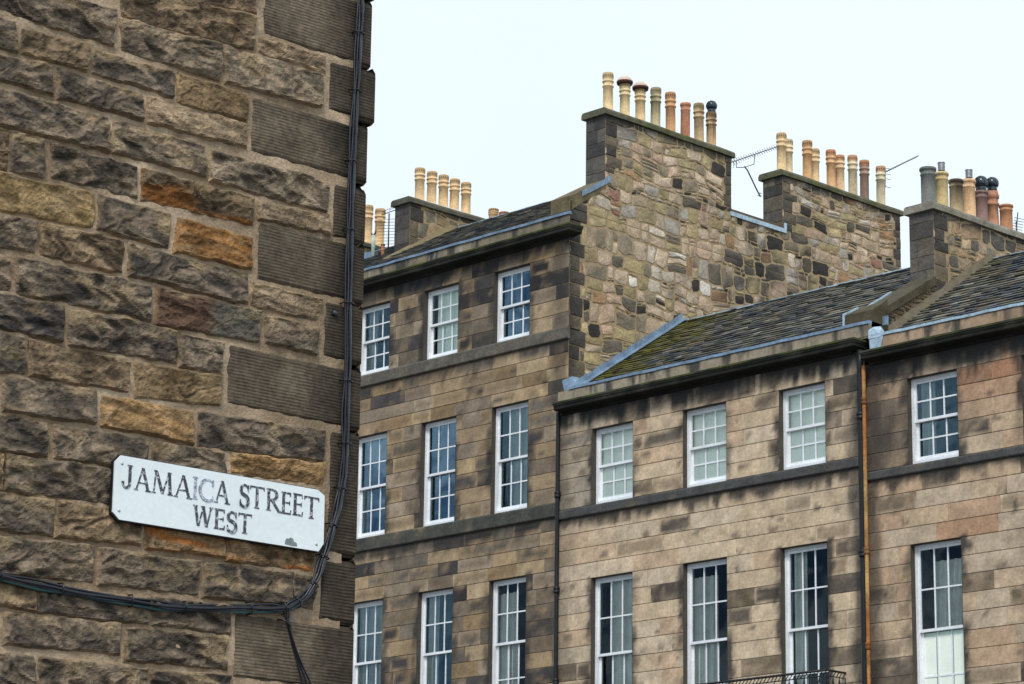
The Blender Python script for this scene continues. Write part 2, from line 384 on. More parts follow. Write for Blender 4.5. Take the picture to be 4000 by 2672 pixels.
    while z < zhi:
        h = r.uniform(*bh); z1 = z+h; x0, x1 = ul-.1, uh+.1; u = x0; zm = (z+z1)/2
        blocks = []
        for (ue, sg, qa, qb, qw) in quoins:
            if qa < zm < qb:
                L = (qw*1.5 if alt % 2 else qw)*r.uniform(.85, 1.2); blocks.append((ue, ue+sg*L) if sg > 0 else (ue-L, ue))
        for (a, b) in blocks: stone(a, b, z, z1, mul(r.choice([S(92,84,72), S(80,74,66), S(104,94,78), S(64,60,56)]), 1/max(k, .01)*k), True)
        alt += 1
        while u < x1:
            w_ = r.choice((r.uniform(.2, .34), r.uniform(.36, .7), r.uniform(.3, .5))); a, b = u, u+w_
            for s, e in [(a, b)]:
                segs = [(s, e)]
                for (qa, qb) in blocks: segs = subtract(segs, qa, qb)
                for s2, e2 in segs:
                    if e2-s2 > .07: cell(s2, e2, z, z1)
            u += w_
        z = z1
    for Zn in zones:
        # mortar bed, gridded so its tone can vary
        mb.poly([P(u, z, 0) for u, z in Zn], mul(S(150,132,104), k), 1)

# ------------------------------------------------------------------ windows
def window(house, x0, x1, z0, z1, Y, inside='dark', cols=3, rows=2, mid=.5, gl='glass', seed=0, cut=0, label=None):
    """sash window; Y is the wall face, the frame sits .12 behind it"""
    r = random.Random(seed*17+3); yf = Y+.12
    f = MB(); W_ = (1,)*3
    f.box((x0, yf, z0+.0), (x0+.055, yf+.14, z1), W_); f.box((x1-.055, yf, z0), (x1, yf+.14, z1), W_)
    f.box((x0+.055, yf, z1-.05), (x1-.055, yf+.14, z1), W_); f.box((x0+.055, yf-.015, z0), (x1-.055, yf+.14, z0+.075), W_)
    fr = f.build('window', M['white'], house)
    if label: fr['label'] = label
    a, b = x0+.055, x1-.055; zm = z0+.075+(z1-.05-z0-.075)*mid
    def sash(name, za, zb, y, top):
        s = MB(); st = .045; mt = .028
        rb = .05 if top else .085; rt = .045 if top else .04
        s.box((a, y, za), (a+st, y+.035, zb), W_); s.box((b-st, y, za), (b, y+.035, zb), W_)
        s.box((a+st, y+.001, za), (b-st, y+.034, za+rb), W_); s.box((a+st, y+.001, zb-rt), (b-st, y+.034, zb), W_)
        for k in range(1, cols):
            xc = a+st+(b-a-2*st)*k/cols; s.box((xc-mt/2, y+.004, za+rb), (xc+mt/2, y+.03, zb-rt), W_)
        for k in range(1, rows):
            zc = za+rb+(zb-za-rb-rt)*k/rows; s.box((a+st, y+.006, zc-mt/2), (b-st, y+.028, zc+mt/2), W_)
        s.build(name, M['white'], fr)
        g = MB(); g.poly([(a+.02, y+.018, za+.02), (b-.02, y+.018, za+.02), (b-.02, y+.018, zb-.02), (a+.02, y+.018, zb-.02)]); g.build('glass_pane', M[gl], fr)
    sash('upper_sash', zm-.02, z1-.05, yf+.02, True)
    sash('lower_sash', z0+.075, zm+.02, yf+.075, False)
    yb = yf+.135
    def curtain(xa, xb, za, zb, amp=.03, mt='curtain', nm='curtain', gather=0):
        c = MB(); n = max(8, int((xb-xa)/.02)); p = r.random()*6
        lo = []; hi = []
        for k in range(n+1):
            u = k/n; x = xa+(xb-xa)*u; y = yb+amp*sin(u*(xb-xa)*42+p)+amp*.5*sin(u*97+p)
            g = 1-gather*.0
            lo.append(c.vert((xa+(xb-xa)*u*(1-gather), y, za))); hi.append(c.vert((x, y, zb)))
        for k in range(n): c.face((lo[k], lo[k+1], hi[k+1], hi[k]), 0, True)
        c.build(nm, M[mt], fr)
    w_ = x1-x0
    if inside == 'shutter':
        c = MB(); c.box((a+.01, yb-.018, z0+.08), (b-.01, yb+.02, z1-.05))
        for k in (0, 1): # raised panels of the closed shutters
            xa = a+.04+k*(b-a)/2; xb = a+(k+1)*(b-a)/2-.04
            for za, zb in ((z0+.15, zm-.08), (zm+.08, z1-.14)): c.box((xa, yb-.023, za), (xb, yb-.019, zb))
        c.build('shutter', M['blind'], fr)
    elif inside == 'blind':
        curtain(a+.12, b-.01, z0+.09, z1-.06, .004, 'blind', 'blind')
    elif inside == 'halfblind':
        curtain(a+.02, b-.02, z1-.06-(z1-z0)*.2, z1-.06, .004, 'curtain', 'blind')
        curtain(a+.01, a+.2*w_, z0+.1, z1-.3, .02)
    elif inside == 'nets': curtain(a+.02, b-.08, z0+.1, z1-.07, .03)
    elif inside == 'left': curtain(a+.02, a+.52*w_, z0+.1, z1-.25, .035)
    elif inside == 'leftthin': curtain(a+.03, a+.36*w_, z0+.1, z1-.07, .03)
    elif inside == 'half': curtain(a+.22*w_, b-.02, z0+.1, z1-.07, .02)
    elif inside == 'swag':
        curtain(a+.25*w_, b-.02, zm+.0, z1-.3, .035, gather=.25)
        c = MB(); c.box((a+.01, yb-.03, z0+.09), (b-.01, yb, zm-.03))
        for k in range(3):
            xa = a+.03+k*(b-a-.02)/3; c.box((xa, yb-.045, z0+.16), (xa+(b-a)/3-.06, yb-.031, zm-.1))
        c.build('shutter', M['blind'], fr)
    return fr

# ------------------------------------------------------------------ slated roof
def slates(house, x0, x1, y0, z0, y1, z1, seed, moss=None, name='roof', pal=None, under=True):
    r = random.Random(seed); mb = MB(); L = math.hypot(y1-y0, z1-z0); cy, cz = (y1-y0)/L, (z1-z0)/L; ny, nz_ = -cz, cy
    pal = pal or [S(86,88,90), S(100,100,92), S(112,108,96), S(74,78,82), S(128,124,112), S(84,86,76), S(108,98,84), S(62,68,80), S(96,92,78)]
    ex = .165; nrow = int(L/ex); mb.poly([(x0, y0, z0), (x1, y0, z0), (x1, y1, z1), (x0, y1, z1)], S(26,27,29))
    for i in range(nrow+1):
        s0 = i*L/nrow-.05; s1 = min(L, s0+ex*1.9); s0 = max(s0, -.03)
        x = x0+r.uniform(-.2, 0)
        while x < x1:
            w_ = r.uniform(.17, .29); a = max(x0, x+.003); b = min(x1, x+w_-.003); x += w_
            if b-a < .04: continue
            t = r.uniform(.012, .022); lift = .030+r.uniform(0, .016); js = r.uniform(-.012, .012)
            c = mul(r.choice(pal), r.uniform(.6, 1.35))
            if moss:
                mm = moss((a+b)/2, s0/L); c = mixc(c, mul((.13, .125, .02), r.uniform(.5, 1.3)), mm if r.random() < .85 else 0)
            def pt(xx, s, h): return (xx, y0+cy*s+ny*h, z0+cz*s+nz_*h)
            sa = s0+js
            mb.hexa([pt(a, sa, lift), pt(b, sa, lift+r.uniform(-.004, .004)), pt(b, s1, .002), pt(a, s1, .002), pt(a, sa, lift+t), pt(b, sa, lift+t), pt(b, s1, .006), pt(a, s1, .006)], c)
    o = mb.build(name, M['slate'], house)
    return o

# ------------------------------------------------------------------ chimney pots
def pot(parent, x, y, z0, zt, r0, colr, kind='roll', top=None, stain=None, seed=0):
    lum = sum(colr)/3; colr = mixc(mul(colr, 1.08), (lum*1.2, lum*1.05, lum*.85), .38)
    mb = MB(); H = zt-z0; rr = random.Random(seed+int(x*10)+int(y*100)); ln = (rr.uniform(-.012, .012), rr.uniform(-.012, .012))
    top = top or mul(colr, .62)
    def cf(u, z):
        c = mul(colr, 1+.25*fbm(cos(u*6.28)*2+x, sin(u*6.28)*2+y, z*3))
        if kind == 'roll' and z > H*.86: c = mixc(c, top, .8)
        if stain: c = mixc(c, stain[0], stain[1]*sstep(-.05, .25, fbm(u*3+x*2, z*4, y)+stain[2]*(z/H-.5)))
        return c
    if kind == 'roll':      # tall roll pot: two raised rings and a pierced crown
        prof = [(r0*1.12, -.06), (r0*1.1, .04), (r0*1.0, .05), (r0*.97, H*.66), (r0*1.12, H*.67), (r0*1.16, H*.685), (r0*1.12, H*.70), (r0*.99, H*.705), (r0*.99, H*.775),
                (r0*1.14, H*.785), (r0*1.18, H*.80), (r0*1.14, H*.815), (r0*1.02, H*.82), (r0*1.02, H*.86), (r0*1.1, H*.88), (r0*1.1, H*.97), (r0*1.05, H), (r0*.82, H), (r0*.8, H*.6)]
    elif kind == 'plain':
        prof = [(r0*1.1, -.06), (r0*1.08, .05), (r0, .06), (r0*.98, H*.80), (r0*1.06, H*.81), (r0*1.06, H*.83), (r0, H*.84), (r0, H*.92), (r0*1.14, H*.93), (r0*1.16, H*.97), (r0*1.1, H), (r0*.85, H), (r0*.8, H*.6)]
    else:                   # tapered
        prof = [(r0*1.2, -.06), (r0*1.12, .05), (r0*.95, H*.62), (r0*1.15, H*.63), (r0*1.2, H*.68), (r0*1.0, H*.70), (r0*.98, H*.8), (r0*1.18, H*.82), (r0*1.2, H*.9), (r0*1.1, H*.92), (r0*1.0, H), (r0*.8, H), (r0*.8, H*.6)]
    mb.lathe((x, y, z0), prof, 24, cf, lean=ln)
    if kind == 'roll':      # the slots of the crown
        for k in range(16):
            a = 2*pi*k/16; d = Vector((cos(a), sin(a), 0)); q = Vector((-sin(a), cos(a), 0)); c0 = Vector((x+ln[0]*H, y+ln[1]*H, z0+H*.925))+d*r0*1.1
            z_ = Vector((0, 0, .016)); 
            mb.poly([c0+d*.002-q*.012-z_, c0+d*.002+q*.012-z_, c0+d*.002+q*.012+z_, c0+d*.002-q*.012+z_], mul(top, .35))
    return mb.build('chimney_pot', M['pot'], parent)
def lathe_obj(name, parent, o, prof, m, c=(.5,.5,.5), n=20):
    mb = MB(); mb.lathe(o, prof, n, c=c); return mb.build(name, m, parent)
def dome_cap(parent, x, y, z, r):
    lathe_obj('cowl', parent, (x, y, z), [(r*.8, -.03), (r*1.35, -.035), (r*1.6, 0), (r*1.62, .035), (r*1.5, .05), (r*1.3, .085), (r*.9, .12), (r*.3, .14), (.005, .142)], M['pot'], S(196,176,160))
    lathe_obj('cowl', parent, (x, y, z), [(r*.9, -.05), (r*1.55, -.036), (r*1.645, -.002), (r*1.648, .022), (r*1.52, .03), (r*.5, .03)], M['pot'], S(74,50,44))
def ball_cap(parent, x, y, z, r):
    lathe_obj('cowl', parent, (x, y, z), [(r*.75, -.04), (r*.8, .03)]+[(r*sin(t), .03+r*.95-r*cos(t)) for t in [pi*k/16 for k in range(4, 16)]]+[(.004, .03+r*1.95)], M['cowl'], n=24)
    mb = MB()
    for k in range(18):
        a = 2*pi*k/18; pts = [(x+(r+.004)*sin(t)*cos(a+t*.9), y+(r+.004)*sin(t)*sin(a+t*.9), z+.03+r*.95-(r+.004)*cos(t)) for t in [pi*j/10 for j in range(3, 10)]]
        mb.tube(pts, .005, 4)
    mb.build('cowl_vane', M['cowl'], parent)
def terminal(parent, x, y, z):
    mb = MB(); 
    mb.lathe((x, y, z-.02), [(.075, 0), (.075, .035), (.06, .04), (.06, .05)], 16)
    for k in range(6): mb.lathe((x, y, z+.05+k*.024), [(.058, 0), (.07, .003), (.07, .013), (.058, .016)], 16)
    mb.lathe((x, y, z+.195), [(.074, 0), (.074, .02), (.05, .03)], 16)
    mb.build('flue_terminal', M['steel'], parent)
    lathe_obj('flue_liner', parent, (x, y, z), [(.05, 0), (.05, .2)], M['iron'], n=12)

def cap_slab(parent, x0, x1, y0, y1, z0, z1, c, ov=.07, moss=None):
    mb = MB(); n = int((y1-y0)/.12)
    def cf(x, y, z):
        k = fbm(x*3, y*2, z*3); cc = mul(c, 1+.5*fbm(x*8, y*6, z*8))
        if moss: cc = mixc(cc, moss, sstep(-.15, .3, k))
        return cc
    prev = None; prof = [(x0-ov, z0), (x1+ov, z0), (x1+ov, z0+(z1-z0)*.55), (x1+ov-.02, z1-.02), (x1+ov-.05, z1), (x0-ov+.05, z1), (x0-ov+.02, z1-.02), (x0-ov, z0+(z1-z0)*.55)]
    for k in range(n+1):
        y = y0-ov+(y1-y0+2*ov)*k/n; dz = .012*noise.noise(Vector((y*1.3, 0, z0)))
        ring = [mb.vert((x, y, z+dz), cf(x, y, z)) for x, z in prof]
        if prev:
            for j in range(8): mb.face((prev[j], ring[j], ring[(j+1) % 8], prev[(j+1) % 8]))
        else: mb.face(ring)
        prev = ring
    mb.face(prev[::-1]); mb.build('chimney_cap', M['cornice'], parent)
def flaunch(parent, x0, x1, y0, y1, z, h, c):
    mb = MB(); n = int((y1-y0)/.1)
    rings = []
    for k in range(n+1):
        y = y0+(y1-y0)*k/n; hh = h*(.55+.45*abs(sin(k*1.3))+.25*noise.noise(Vector((y*3, 1, 1)))); hh *= min(1, k/2, (n-k)/2)+.02
        xm = (x0+x1)/2; rings.append([mb.vert(p, mul(c, 1+.2*noise.noise(Vector((y*4, p[0]*4, 2))))) for p in ((x0, y, z), (x0+.1, y, z+hh*.7), (xm, y, z+hh), (x1-.1, y, z+hh*.7), (x1, y, z))])
    for a, b in zip(rings, rings[1:]):
        for j in range(4): mb.face((a[j], a[j+1], b[j+1], b[j]), 0, True)
    mb.build('flaunching', M['mortar'], parent)

# ------------------------------------------------------------------ shared parts of the terrace
JC = (.15, .125, .095)
def sweep(mb, prof, xl, xr, Yc, zo, retl=None, retr=None, cfn=None, ndiv=60):
    rings = []
    def ring(pts): rings.append([mb.vert(p, cfn(*p)) for p in pts])
    if retl is not None: ring([(xl-o, Yc+retl, z+zo) for o, z in prof])
    for k in range(ndiv+1):
        t = k/ndiv
        pts = []
        for o, z in prof:
            a = xl-(o if retl is not None else 0); b = xr+(o if retr is not None else 0)
            pts.append((a+(b-a)*t, Yc-o, z+zo))
        ring(pts)
    if retr is not None: ring([(xr+o, Yc+retr, z+zo) for o, z in prof])
    n = len(prof)
    for a, b in zip(rings, rings[1:]):
        for j in range(n): mb.face((a[j], a[(j+1) % n], b[(j+1) % n], b[j]))
    mb.face(rings[0][::-1]); mb.face(rings[-1])
CPROF = [(-.02, -.225), (.04, -.225), (.045, -.19), (.08, -.175), (.24, -.165), (.26, -.15), (.265, -.085), (.285, -.08), (.29, -.05), (.305, -.045), (.305, -.01), (.27, .0), (.03, .05), (-.02, .05)]
def cornice(house, xl, xr, Yc, zt, retl=None, retr=None, seed=0):
    mb = MB()
    def cf(x, y, z):
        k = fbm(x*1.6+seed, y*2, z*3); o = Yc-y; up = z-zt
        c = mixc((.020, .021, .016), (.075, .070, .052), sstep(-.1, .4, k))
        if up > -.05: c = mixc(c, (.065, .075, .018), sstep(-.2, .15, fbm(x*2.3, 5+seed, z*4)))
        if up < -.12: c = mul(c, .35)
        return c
    sweep(mb, CPROF, xl, xr, Yc, zt, retl, retr, cf)
    return mb.build('cornice', M['cornice'], house)
def parapet(house, xl, xr, Y, z0, z1, seed, base=None, thick=.32):
    r = random.Random(seed); mb = MB(); base = base or [S(132,122,104), S(120,110,96), S(146,134,112)]
    P = lambda u, z, o: (u, Y-o, z)
    x = xl
    while x < xr-.01:
        x2 = min(xr, x+r.uniform(.8, 1.5)); x2 = xr if xr-x2 < .3 else x2
        bc = mul(r.choice(base), r.uniform(.8, 1.1)); ph = r.random()*50
        def col(u, z):
            st = fbm(u*2.6, z*.6, seed)+.45*fbm(u*9, z*1.4, 3)
            c = mixc(bc, (.050, .047, .043), .95*sstep(-.06, .26, st+.5*(z-z0-.14)))
            return mixc(c, (.34, .33, .30), .8*sstep(.22, .36, fbm(u*6, z*1.2, seed+20)))
        stone_face(mb, P, x, x2, z0, z1, col, .045, .014); x = x2
    mb.box((xl, Y+.012, z0-.02), (xr, Y+thick, z1), mul(base[0], .5))
    return mb.build('parapet', M['ashlar'], house)
def lead_strip(house, pts, wd=.05, hh=.05, m='lead', name='lead_flashing', seed=1):
    """folded lead laid along a line; pts are (x,y,z) of the front lower edge"""
    mb = MB(); rings = []; r = random.Random(seed)
    P = []
    for a, b in zip(pts, pts[1:]):
        n = max(1, int((Vector(b)-Vector(a)).length/.25))
        for k in range(n): P.append(Vector(a).lerp(Vector(b), k/n))
    P.append(Vector(pts[-1]))
    for p in P:
        d = r.uniform(-.006, .006)
        rings.append([mb.vert(q) for q in ((p.x, p.y, p.z+d), (p.x, p.y-.002, p.z+hh+d), (p.x, p.y+.04, p.z+hh+.012+d), (p.x, p.y+wd, p.z+hh+d), (p.x, p.y+wd, p.z+d))])
    for a, b in zip(rings, rings[1:]):
        for j in range(5): mb.face((a[j], a[(j+1) % 5], b[(j+1) % 5], b[j]))
    mb.face(rings[0]); mb.face(rings[-1][::-1]); return mb.build(name, M[m], house)
def string(house, xl, xr, Y, z0, z1, seed, c0=(.070, .070, .067)):
    mb = MB(); r = random.Random(seed)
    def cf(x, y, z): return mixc(c0, mul(S(120,108,90), .9), sstep(.12, .42, fbm(x*1.4+seed, y, z*3)))
    sweep(mb, [(-.02, 0), (.035, 0), (.05, .02), (.05, z1-z0-.03), (.03, z1-z0), (-.02, z1-z0+.004)], xl, xr, Y, z0, None, None, cf, 50)
    return mb.build('string_course', M['cornice'], house)
def shell(house, x0, x1, y0, y1, zt, floors, skip_right=True, apex=None):
    """rear, side and party walls, floors, so the house is a closed volume"""
    mb = MB(); c = S(110,98,80)
    mb.box((x0, y1-.4, 0), (x1, y1, zt), c); mb.box((x0, y0+.3, 0), (x0+.25, y1-.4, zt), c); mb.box((x1-.25, y0+.3, 0), (x1-.02, y1-.4, zt), c)
    mb.build('rear_wall', M['ashlar'], house)
    mb = MB()
    for z in floors: mb.box((x0+.25, y0+.45, z), (x1-.25, y1-.4, z+.25), (.45, .43, .38))
    mb.box((x0+.25, y0+2.6, 0), (x1-.25, y0+2.7, floors[0]), (.10, .09, .08))
    mb.build('ceiling', M['room'], house)
def pipe(house, x, y, z0, z1, r, cf, m='rust', collars=(), name='drainpipe', n=10):
    mb = MB(); k = max(2, int((z1-z0)/.25)); rings = []
    for i in range(k+1):
        z = z0+(z1-z0)*i/k; rings.append([mb.vert((x+r*cos(2*pi*j/n), y+r*sin(2*pi*j/n), z), cf(z)) for j in range(n)])
    for a, b in zip(rings, rings[1:]):
        for j in range(n): mb.face((a[j], a[(j+1) % n], b[(j+1) % n], b[j]), 0, True)
    mb.face(rings[-1])
    for zc in collars:
        mb.lathe((x, y, zc), [(r*1.05, -.07), (r*1.45, -.06), (r*1.45, -.01), (r*1.2, 0), (r*1.5, .01), (r*1.5, .06), (r*1.05, .07)], 12, c=mul(cf(zc), .5))
    return mb.build(name, M[m], house)

BUFF1 = [S(164,141,110), S(155,134,107), S(170,149,119), S(150,126,95), S(152,136,116), S(136,121,104), S(128,113,97)]
DARK1 = [S(80,74,70), S(66,62,62), S(96,87,76), S(54,50,49), S(106,97,86)]
BUFF2 = [S(198,176,148), S(194,172,144), S(200,179,152), S(194,168,140), S(196,177,152)]
DARK2 = [S(108,95,81), S(90,81,72), S(116,102,84)]
BUFF3 = [S(190,167,140), S(186,162,134), S(192,171,145), S(183,155,128), S(184,165,142)]

# ================================================================== HOUSE 1 : tall house with the rubble gable
h1 = empty('terraced_house', 'tallest house, with bare rubble gable under two long chimney stacks', 'house', 'terraced stone houses', (-4, .4, 0))
X1L, X1R, Y1 = -7.9, -.105, .38
ops1 = []; wins1 = []
for ci, xc in enumerate((-6.045, -3.9, -1.765)):
    for (z0, z1) in ((16.56, 18.10), (12.97, 15.21), (8.75, 11.60)):
        ops1.append((xc-.53, xc+.53, z0, z1)); wins1.append((xc, z0, z1, ci))
# one mesh space: parts are built in world coordinates and parented with the inverse of the Empty
def adopt(house):
    bpy.context.view_layer.update()
    for ch in house.children: ch.matrix_parent_inverse = house.matrix_world.inverted()
P1 = lambda u, z, o: (u, Y1-o, z)
rows1 = rows_between([0, 8.1], [10])+rows_between([8.1, 8.75, 11.60, 12.68], [2, 9, 4])+rows_between([12.97, 15.21, 16.30], [7, 4])+rows_between([16.56, 18.10, 18.45], [5, 1])
pk1 = picker(3, BUFF1, DARK1, .28, [(18.47, .30, .97), (16.30, .16, .8), (12.68, .26, .9)], [(-7, .5, 12.7, 11.9, .8), (-.35, .3, 18.4, 14.9, .55), (-2.9, .5, 18.4, 17.6, .5)], ops1, .42, (.82, 1.12))
mb = MB(); ashlar(mb, P1, X1L, X1R, rows1, ops1, pk1, JC, rnd=random.Random(21), d=.010)
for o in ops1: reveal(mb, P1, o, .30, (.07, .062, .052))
mb.box((X1L, Y1+.011, 12.68), (X1R, Y1+.30, 12.97), (.1, .1, .09)); mb.box((X1L, Y1+.011, 16.30), (X1R, Y1+.30, 16.56), (.1, .1, .09))
mb.build('wall', M['ashlar'], h1)
# big blackened side quoins that turn the corner (seen edge on)
string(h1, X1L, X1R+.02, Y1, 12.68, 12.97, 3, (.065, .064, .055)); string(h1, X1L, X1R+.02, Y1, 16.30, 16.56, 8, (.115, .104, .085))
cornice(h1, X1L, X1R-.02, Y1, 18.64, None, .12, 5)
parapet(h1, X1L, X1R, Y1+.0, 18.68, 18.93, 4)
lead_strip(h1, [(X1L, Y1-.03, 18.925), (X1R+.02, Y1-.03, 18.925)], .42, .05)
lead_strip(h1, [(X1R-.55, Y1+.05, 18.98), (X1R-.02, Y1+.05, 18.98)], .06, .24)
ins1 = {(0, 0): 'leftthin', (1, 0): 'blind', (2, 0): 'dark', (0, 1): 'halfblind', (1, 1): 'dark', (2, 1): 'half', (0, 2): 'nets', (1, 2): 'leftthin', (2, 2): 'left'}
gls1 = {(1, 0): 'glassclear', (0, 0): 'glassold', (0, 1): 'glass', (2, 1): 'glassold', (0, 2): 'glassold', (1, 2): 'glassold', (2, 2): 'glassclear'}
for (xc, z0, z1, ci) in wins1:
    ri = 0 if z0 > 16 else (1 if z0 > 12 else 2)
    window(h1, xc-.53, xc+.53, z0, z1, Y1, ins1[(ci, ri)], seed=ci+ri*3, gl=gls1.get((ci, ri), 'glass'), mid=(.5, .495, .545)[ri])
# gable
Xg = X1R
PG = lambda u, z, o: (Xg+o, u, z)
def sootG(u, z):
    s = 0
    s = max(s, .75*(1-sstep(.0, .22, u-.38+.2*fbm(z*2, u*3, 1)))) if z < 19.6 else s
    if 4.9 < u < 8.6 and z < 20.1: s = max(s, sstep(.02, .35, fbm(u*1.6, z*1.1, 12)+.25*(1-abs(u-6.6)/1.8))*.85)
    return max(s, .5*sstep(.25, .45, fbm(u*1.2, z*1.2, 30)))
mb = MB()
zonesG = [[(.38, 13.4), (11.3, 13.4), (11.3, 19.05), (.38, 19.05)], [(.38, 19.05), (1.42, 19.05), (1.42, 19.80), (.38, 19.22)], [(1.42, 19.05), (11.3, 19.05), (11.3, 20.08), (1.42, 20.08)]]
rubble(mb, PG, zonesG, 13.3, 20.1, 5, [(.38, 1, 13, 19.3, .30)], sootG, pal=None)
mb.box((Xg-.5, 1.43, 0), (Xg-.02, 11.3, 20.05), (.1, .09, .07)); mb.box((Xg-.5, .5, 0), (Xg-.021, 1.42, 19.1), (.1, .09, .07))
mb.build('gable_wall', [M['rubble'], M['mortar']], h1)
def quoin_face(mb, Pf, u0, u1, z0, z1, seed):
    r = random.Random(seed); z = z0
    while z < z1-.02:
        zz = min(z1, z+r.uniform(.24, .36)); zz = z1 if z1-zz < .12 else zz
        um = u0+(u1-u0)*r.uniform(.3, .7); cuts = [u0, um, u1] if r.random() < .5 else [u0, u1]
        for a, b in zip(cuts, cuts[1:]):
            bc = mul(r.choice([S(96,92,86), S(82,78,74), S(70,68,66), S(108,100,88)]), r.uniform(.8, 1.1))
            stone_face(mb, Pf, a, b, z, zz, lambda u, zq: mul(bc, 1+.6*fbm(u*5, zq*5, seed)), .06, .012)
        z = zz
    mb.poly([Pf(u0, z0, -.011), Pf(u1, z0, -.011), Pf(u1, z1, -.011), Pf(u0, z1, -.011)], S(120,108,90))
def stack(house, xl, xr, ya, yb, z0, zt, zc, seed, capc, moss, zb_front=None, bh=(.16, .3), soot=None, pal=None):
    mb = MB()
    PS = lambda u, z, o: (xr+o, u, z); PF = lambda u, z, o: (u, ya-o, z)
    def so_(u, z):
        s = .9*(1-sstep(.05, .28, zt-z+.25*fbm(u*2, z, seed)))*sstep(-.35, .1, fbm(u*1.3, 2, seed)); 
        return max(s, soot(u, z) if soot else 0)
    rubble(mb, PS, [[(ya, z0), (yb, z0), (yb, zt), (ya, zt)]], z0-.05, zt+.02, seed, [(ya, 1, z0-1, zt+1, .30), (yb, -1, z0-1, zt+1, .16)], so_, bh, pal=pal)
    quoin_face(mb, PF, xl, xr, zb_front or z0, zt, seed+1)
    mb.box((xl+.01, ya+.012, z0-.3), (xr-.01, yb, zt), (.12, .11, .09))
    o = mb.build('chimney_stack', [M['rubble'], M['mortar']], house)
    cap_slab(o, xl, xr, ya, yb, zt, zc, capc, moss=moss)
    return o
MOSS = (.070, .082, .022)
sA = stack(h1, -.675, Xg, 1.42, 5.36, 20.081, 21.32, 21.46, 31, (.11, .105, .07), MOSS, 19.3)
CREAM = S(222,188,128); BUFFP = S(206,142,82); TERRA = S(196,126,84); GREYC = S(176,162,122); PINKG = S(160,124,108); WHITC = S(206,190,152)
PR = .107
for (y, zt, c, kind, st) in ((1.806, 22.40, CREAM, 'roll', None), (2.315, 22.30, S(222,196,134), 'roll', None), (2.80, 22.30, S(220,184,122), 'roll', None), (3.267, 22.44, GREYC, 'roll', (S(120,118,84), .7, .2)),
                             (3.751, 22.46, BUFFP, 'roll', None), (4.212, 22.34, TERRA, 'plain', (S(120,60,40), .6, -.6)), (4.663, 22.44, S(190,158,106), 'roll', (S(110,96,70), .6, 0)), (5.057, 22.34, S(196,156,104), 'roll', (S(30,26,30), .6, 1.2))):
    pot(sA, -.405, y, 21.46, zt, PR if kind != 'plain' else .104, c, kind, stain=st)
dome_cap(sA, -.405, 2.315, 22.32, PR); dome_cap(sA, -.405, 2.80, 22.32, PR)
ball_cap(sA, -.405, 5.075, 22.36, .118)
flaunch(sA, -.62, -.16, 1.6, 5.3, 21.455, .06, (.10, .10, .04))
sB = stack(h1, -.675, Xg, 7.08, 11.26, 20.081, 21.32, 21.46, 44, (.11, .105, .07), MOSS, 20.0)
for (x, y, zt, c, kind, st) in ((-.36, 7.355, 22.42, S(226,186,122), 'roll', None), (-.5, 7.75, 22.40, S(222,196,150), 'roll', None), (-.36, 8.249, 22.46, S(206,150,84), 'roll', None), (-.5, 8.68, 22.40, S(226,186,124), 'roll', None),
                                (-.36, 9.098, 22.45, S(210,152,92), 'roll', None), (-.42, 9.488, 22.43, S(222,178,126), 'roll', None), (-.38, 9.90, 22.51, WHITC, 'roll', (S(128,112,84), .6, -.7)),
                                (-.40, 10.345, 22.50, PINKG, 'roll', (S(60,52,48), .6, -.9)), (-.36, 10.89, 22.48, S(214,200,164), 'roll', (S(150,140,112), .5, 0))):
    pot(sB, x, y, 21.46, zt, .105, c, kind, top=S(176,124,88) if y > 9 else None, stain=st)
flaunch(sB, -.62, -.16, 7.2, 11.2, 21.455, .06, (.09, .10, .035))
# coping between the stacks and down the front skew
mb = MB()
mb.box((-.68, 5.362, 20.085), (-.085, 7.078, 20.15), S(96,84,68)); mb.build('coping', M['cornice'], h1)
mb = MB(); mb.box((-.10, 5.30, 19.99), (-.060, 7.16, 20.084)); mb.box((-.10, 7.10, 20.084), (-.060, 7.17, 20.22)); mb.build('lead_flashing', M['leadpale'], h1)
mb = MB()
mb.hexa([(-.69, .42, 19.02), (-.075, .42, 19.02), (-.075, 1.42, 19.72), (-.69, 1.42, 19.72), (-.69, .42, 19.33), (-.075, .42, 19.33), (-.075, 1.415, 19.90), (-.69, 1.415, 19.90)], S(104,94,70))
mb.build('skew', M['cornice'], h1)
mb = MB(); mb.hexa([(-.07, .70, 19.36), (-.06, .70, 19.36), (-.06, 1.50, 19.84), (-.07, 1.50, 19.84), (-.07, .70, 19.48), (-.06, .70, 19.48), (-.06, 1.50, 19.97), (-.07, 1.50, 19.97)])
mb.box((-.07, 1.44, 19.84), (-.055, 1.53, 19.98)); mb.build('lead_flashing', M['lead'], h1)
# roof of house 1 and its left neighbour share one slope
slates(h1, X1L+.3, -.69, .72, 19.0, 4.0, 20.86, 12)
lead_strip(h1, [(-7.6, 3.97, 20.86), (-.69, 3.97, 20.86)], .12, .05, 'leadpale', 'ridge_flashing')
mb = MB(); mb.poly([(X1L, 4.0, 20.86), (-.69, 4.0, 20.86), (-.69, 7.6, 18.6), (X1L, 7.6, 18.6)], S(60,62,64)); mb.poly([(X1L, 7.6, 18.6), (-.69, 7.6, 18.6), (-.69, 11.3, 18.9), (X1L, 11.3, 18.9)], S(60,62,64)); mb.build('rear_roof', M['slate'], h1)
shell(h1, X1L, X1R-.4, Y1, 11.3, 18.6, [18.45, 15.5, 11.95])
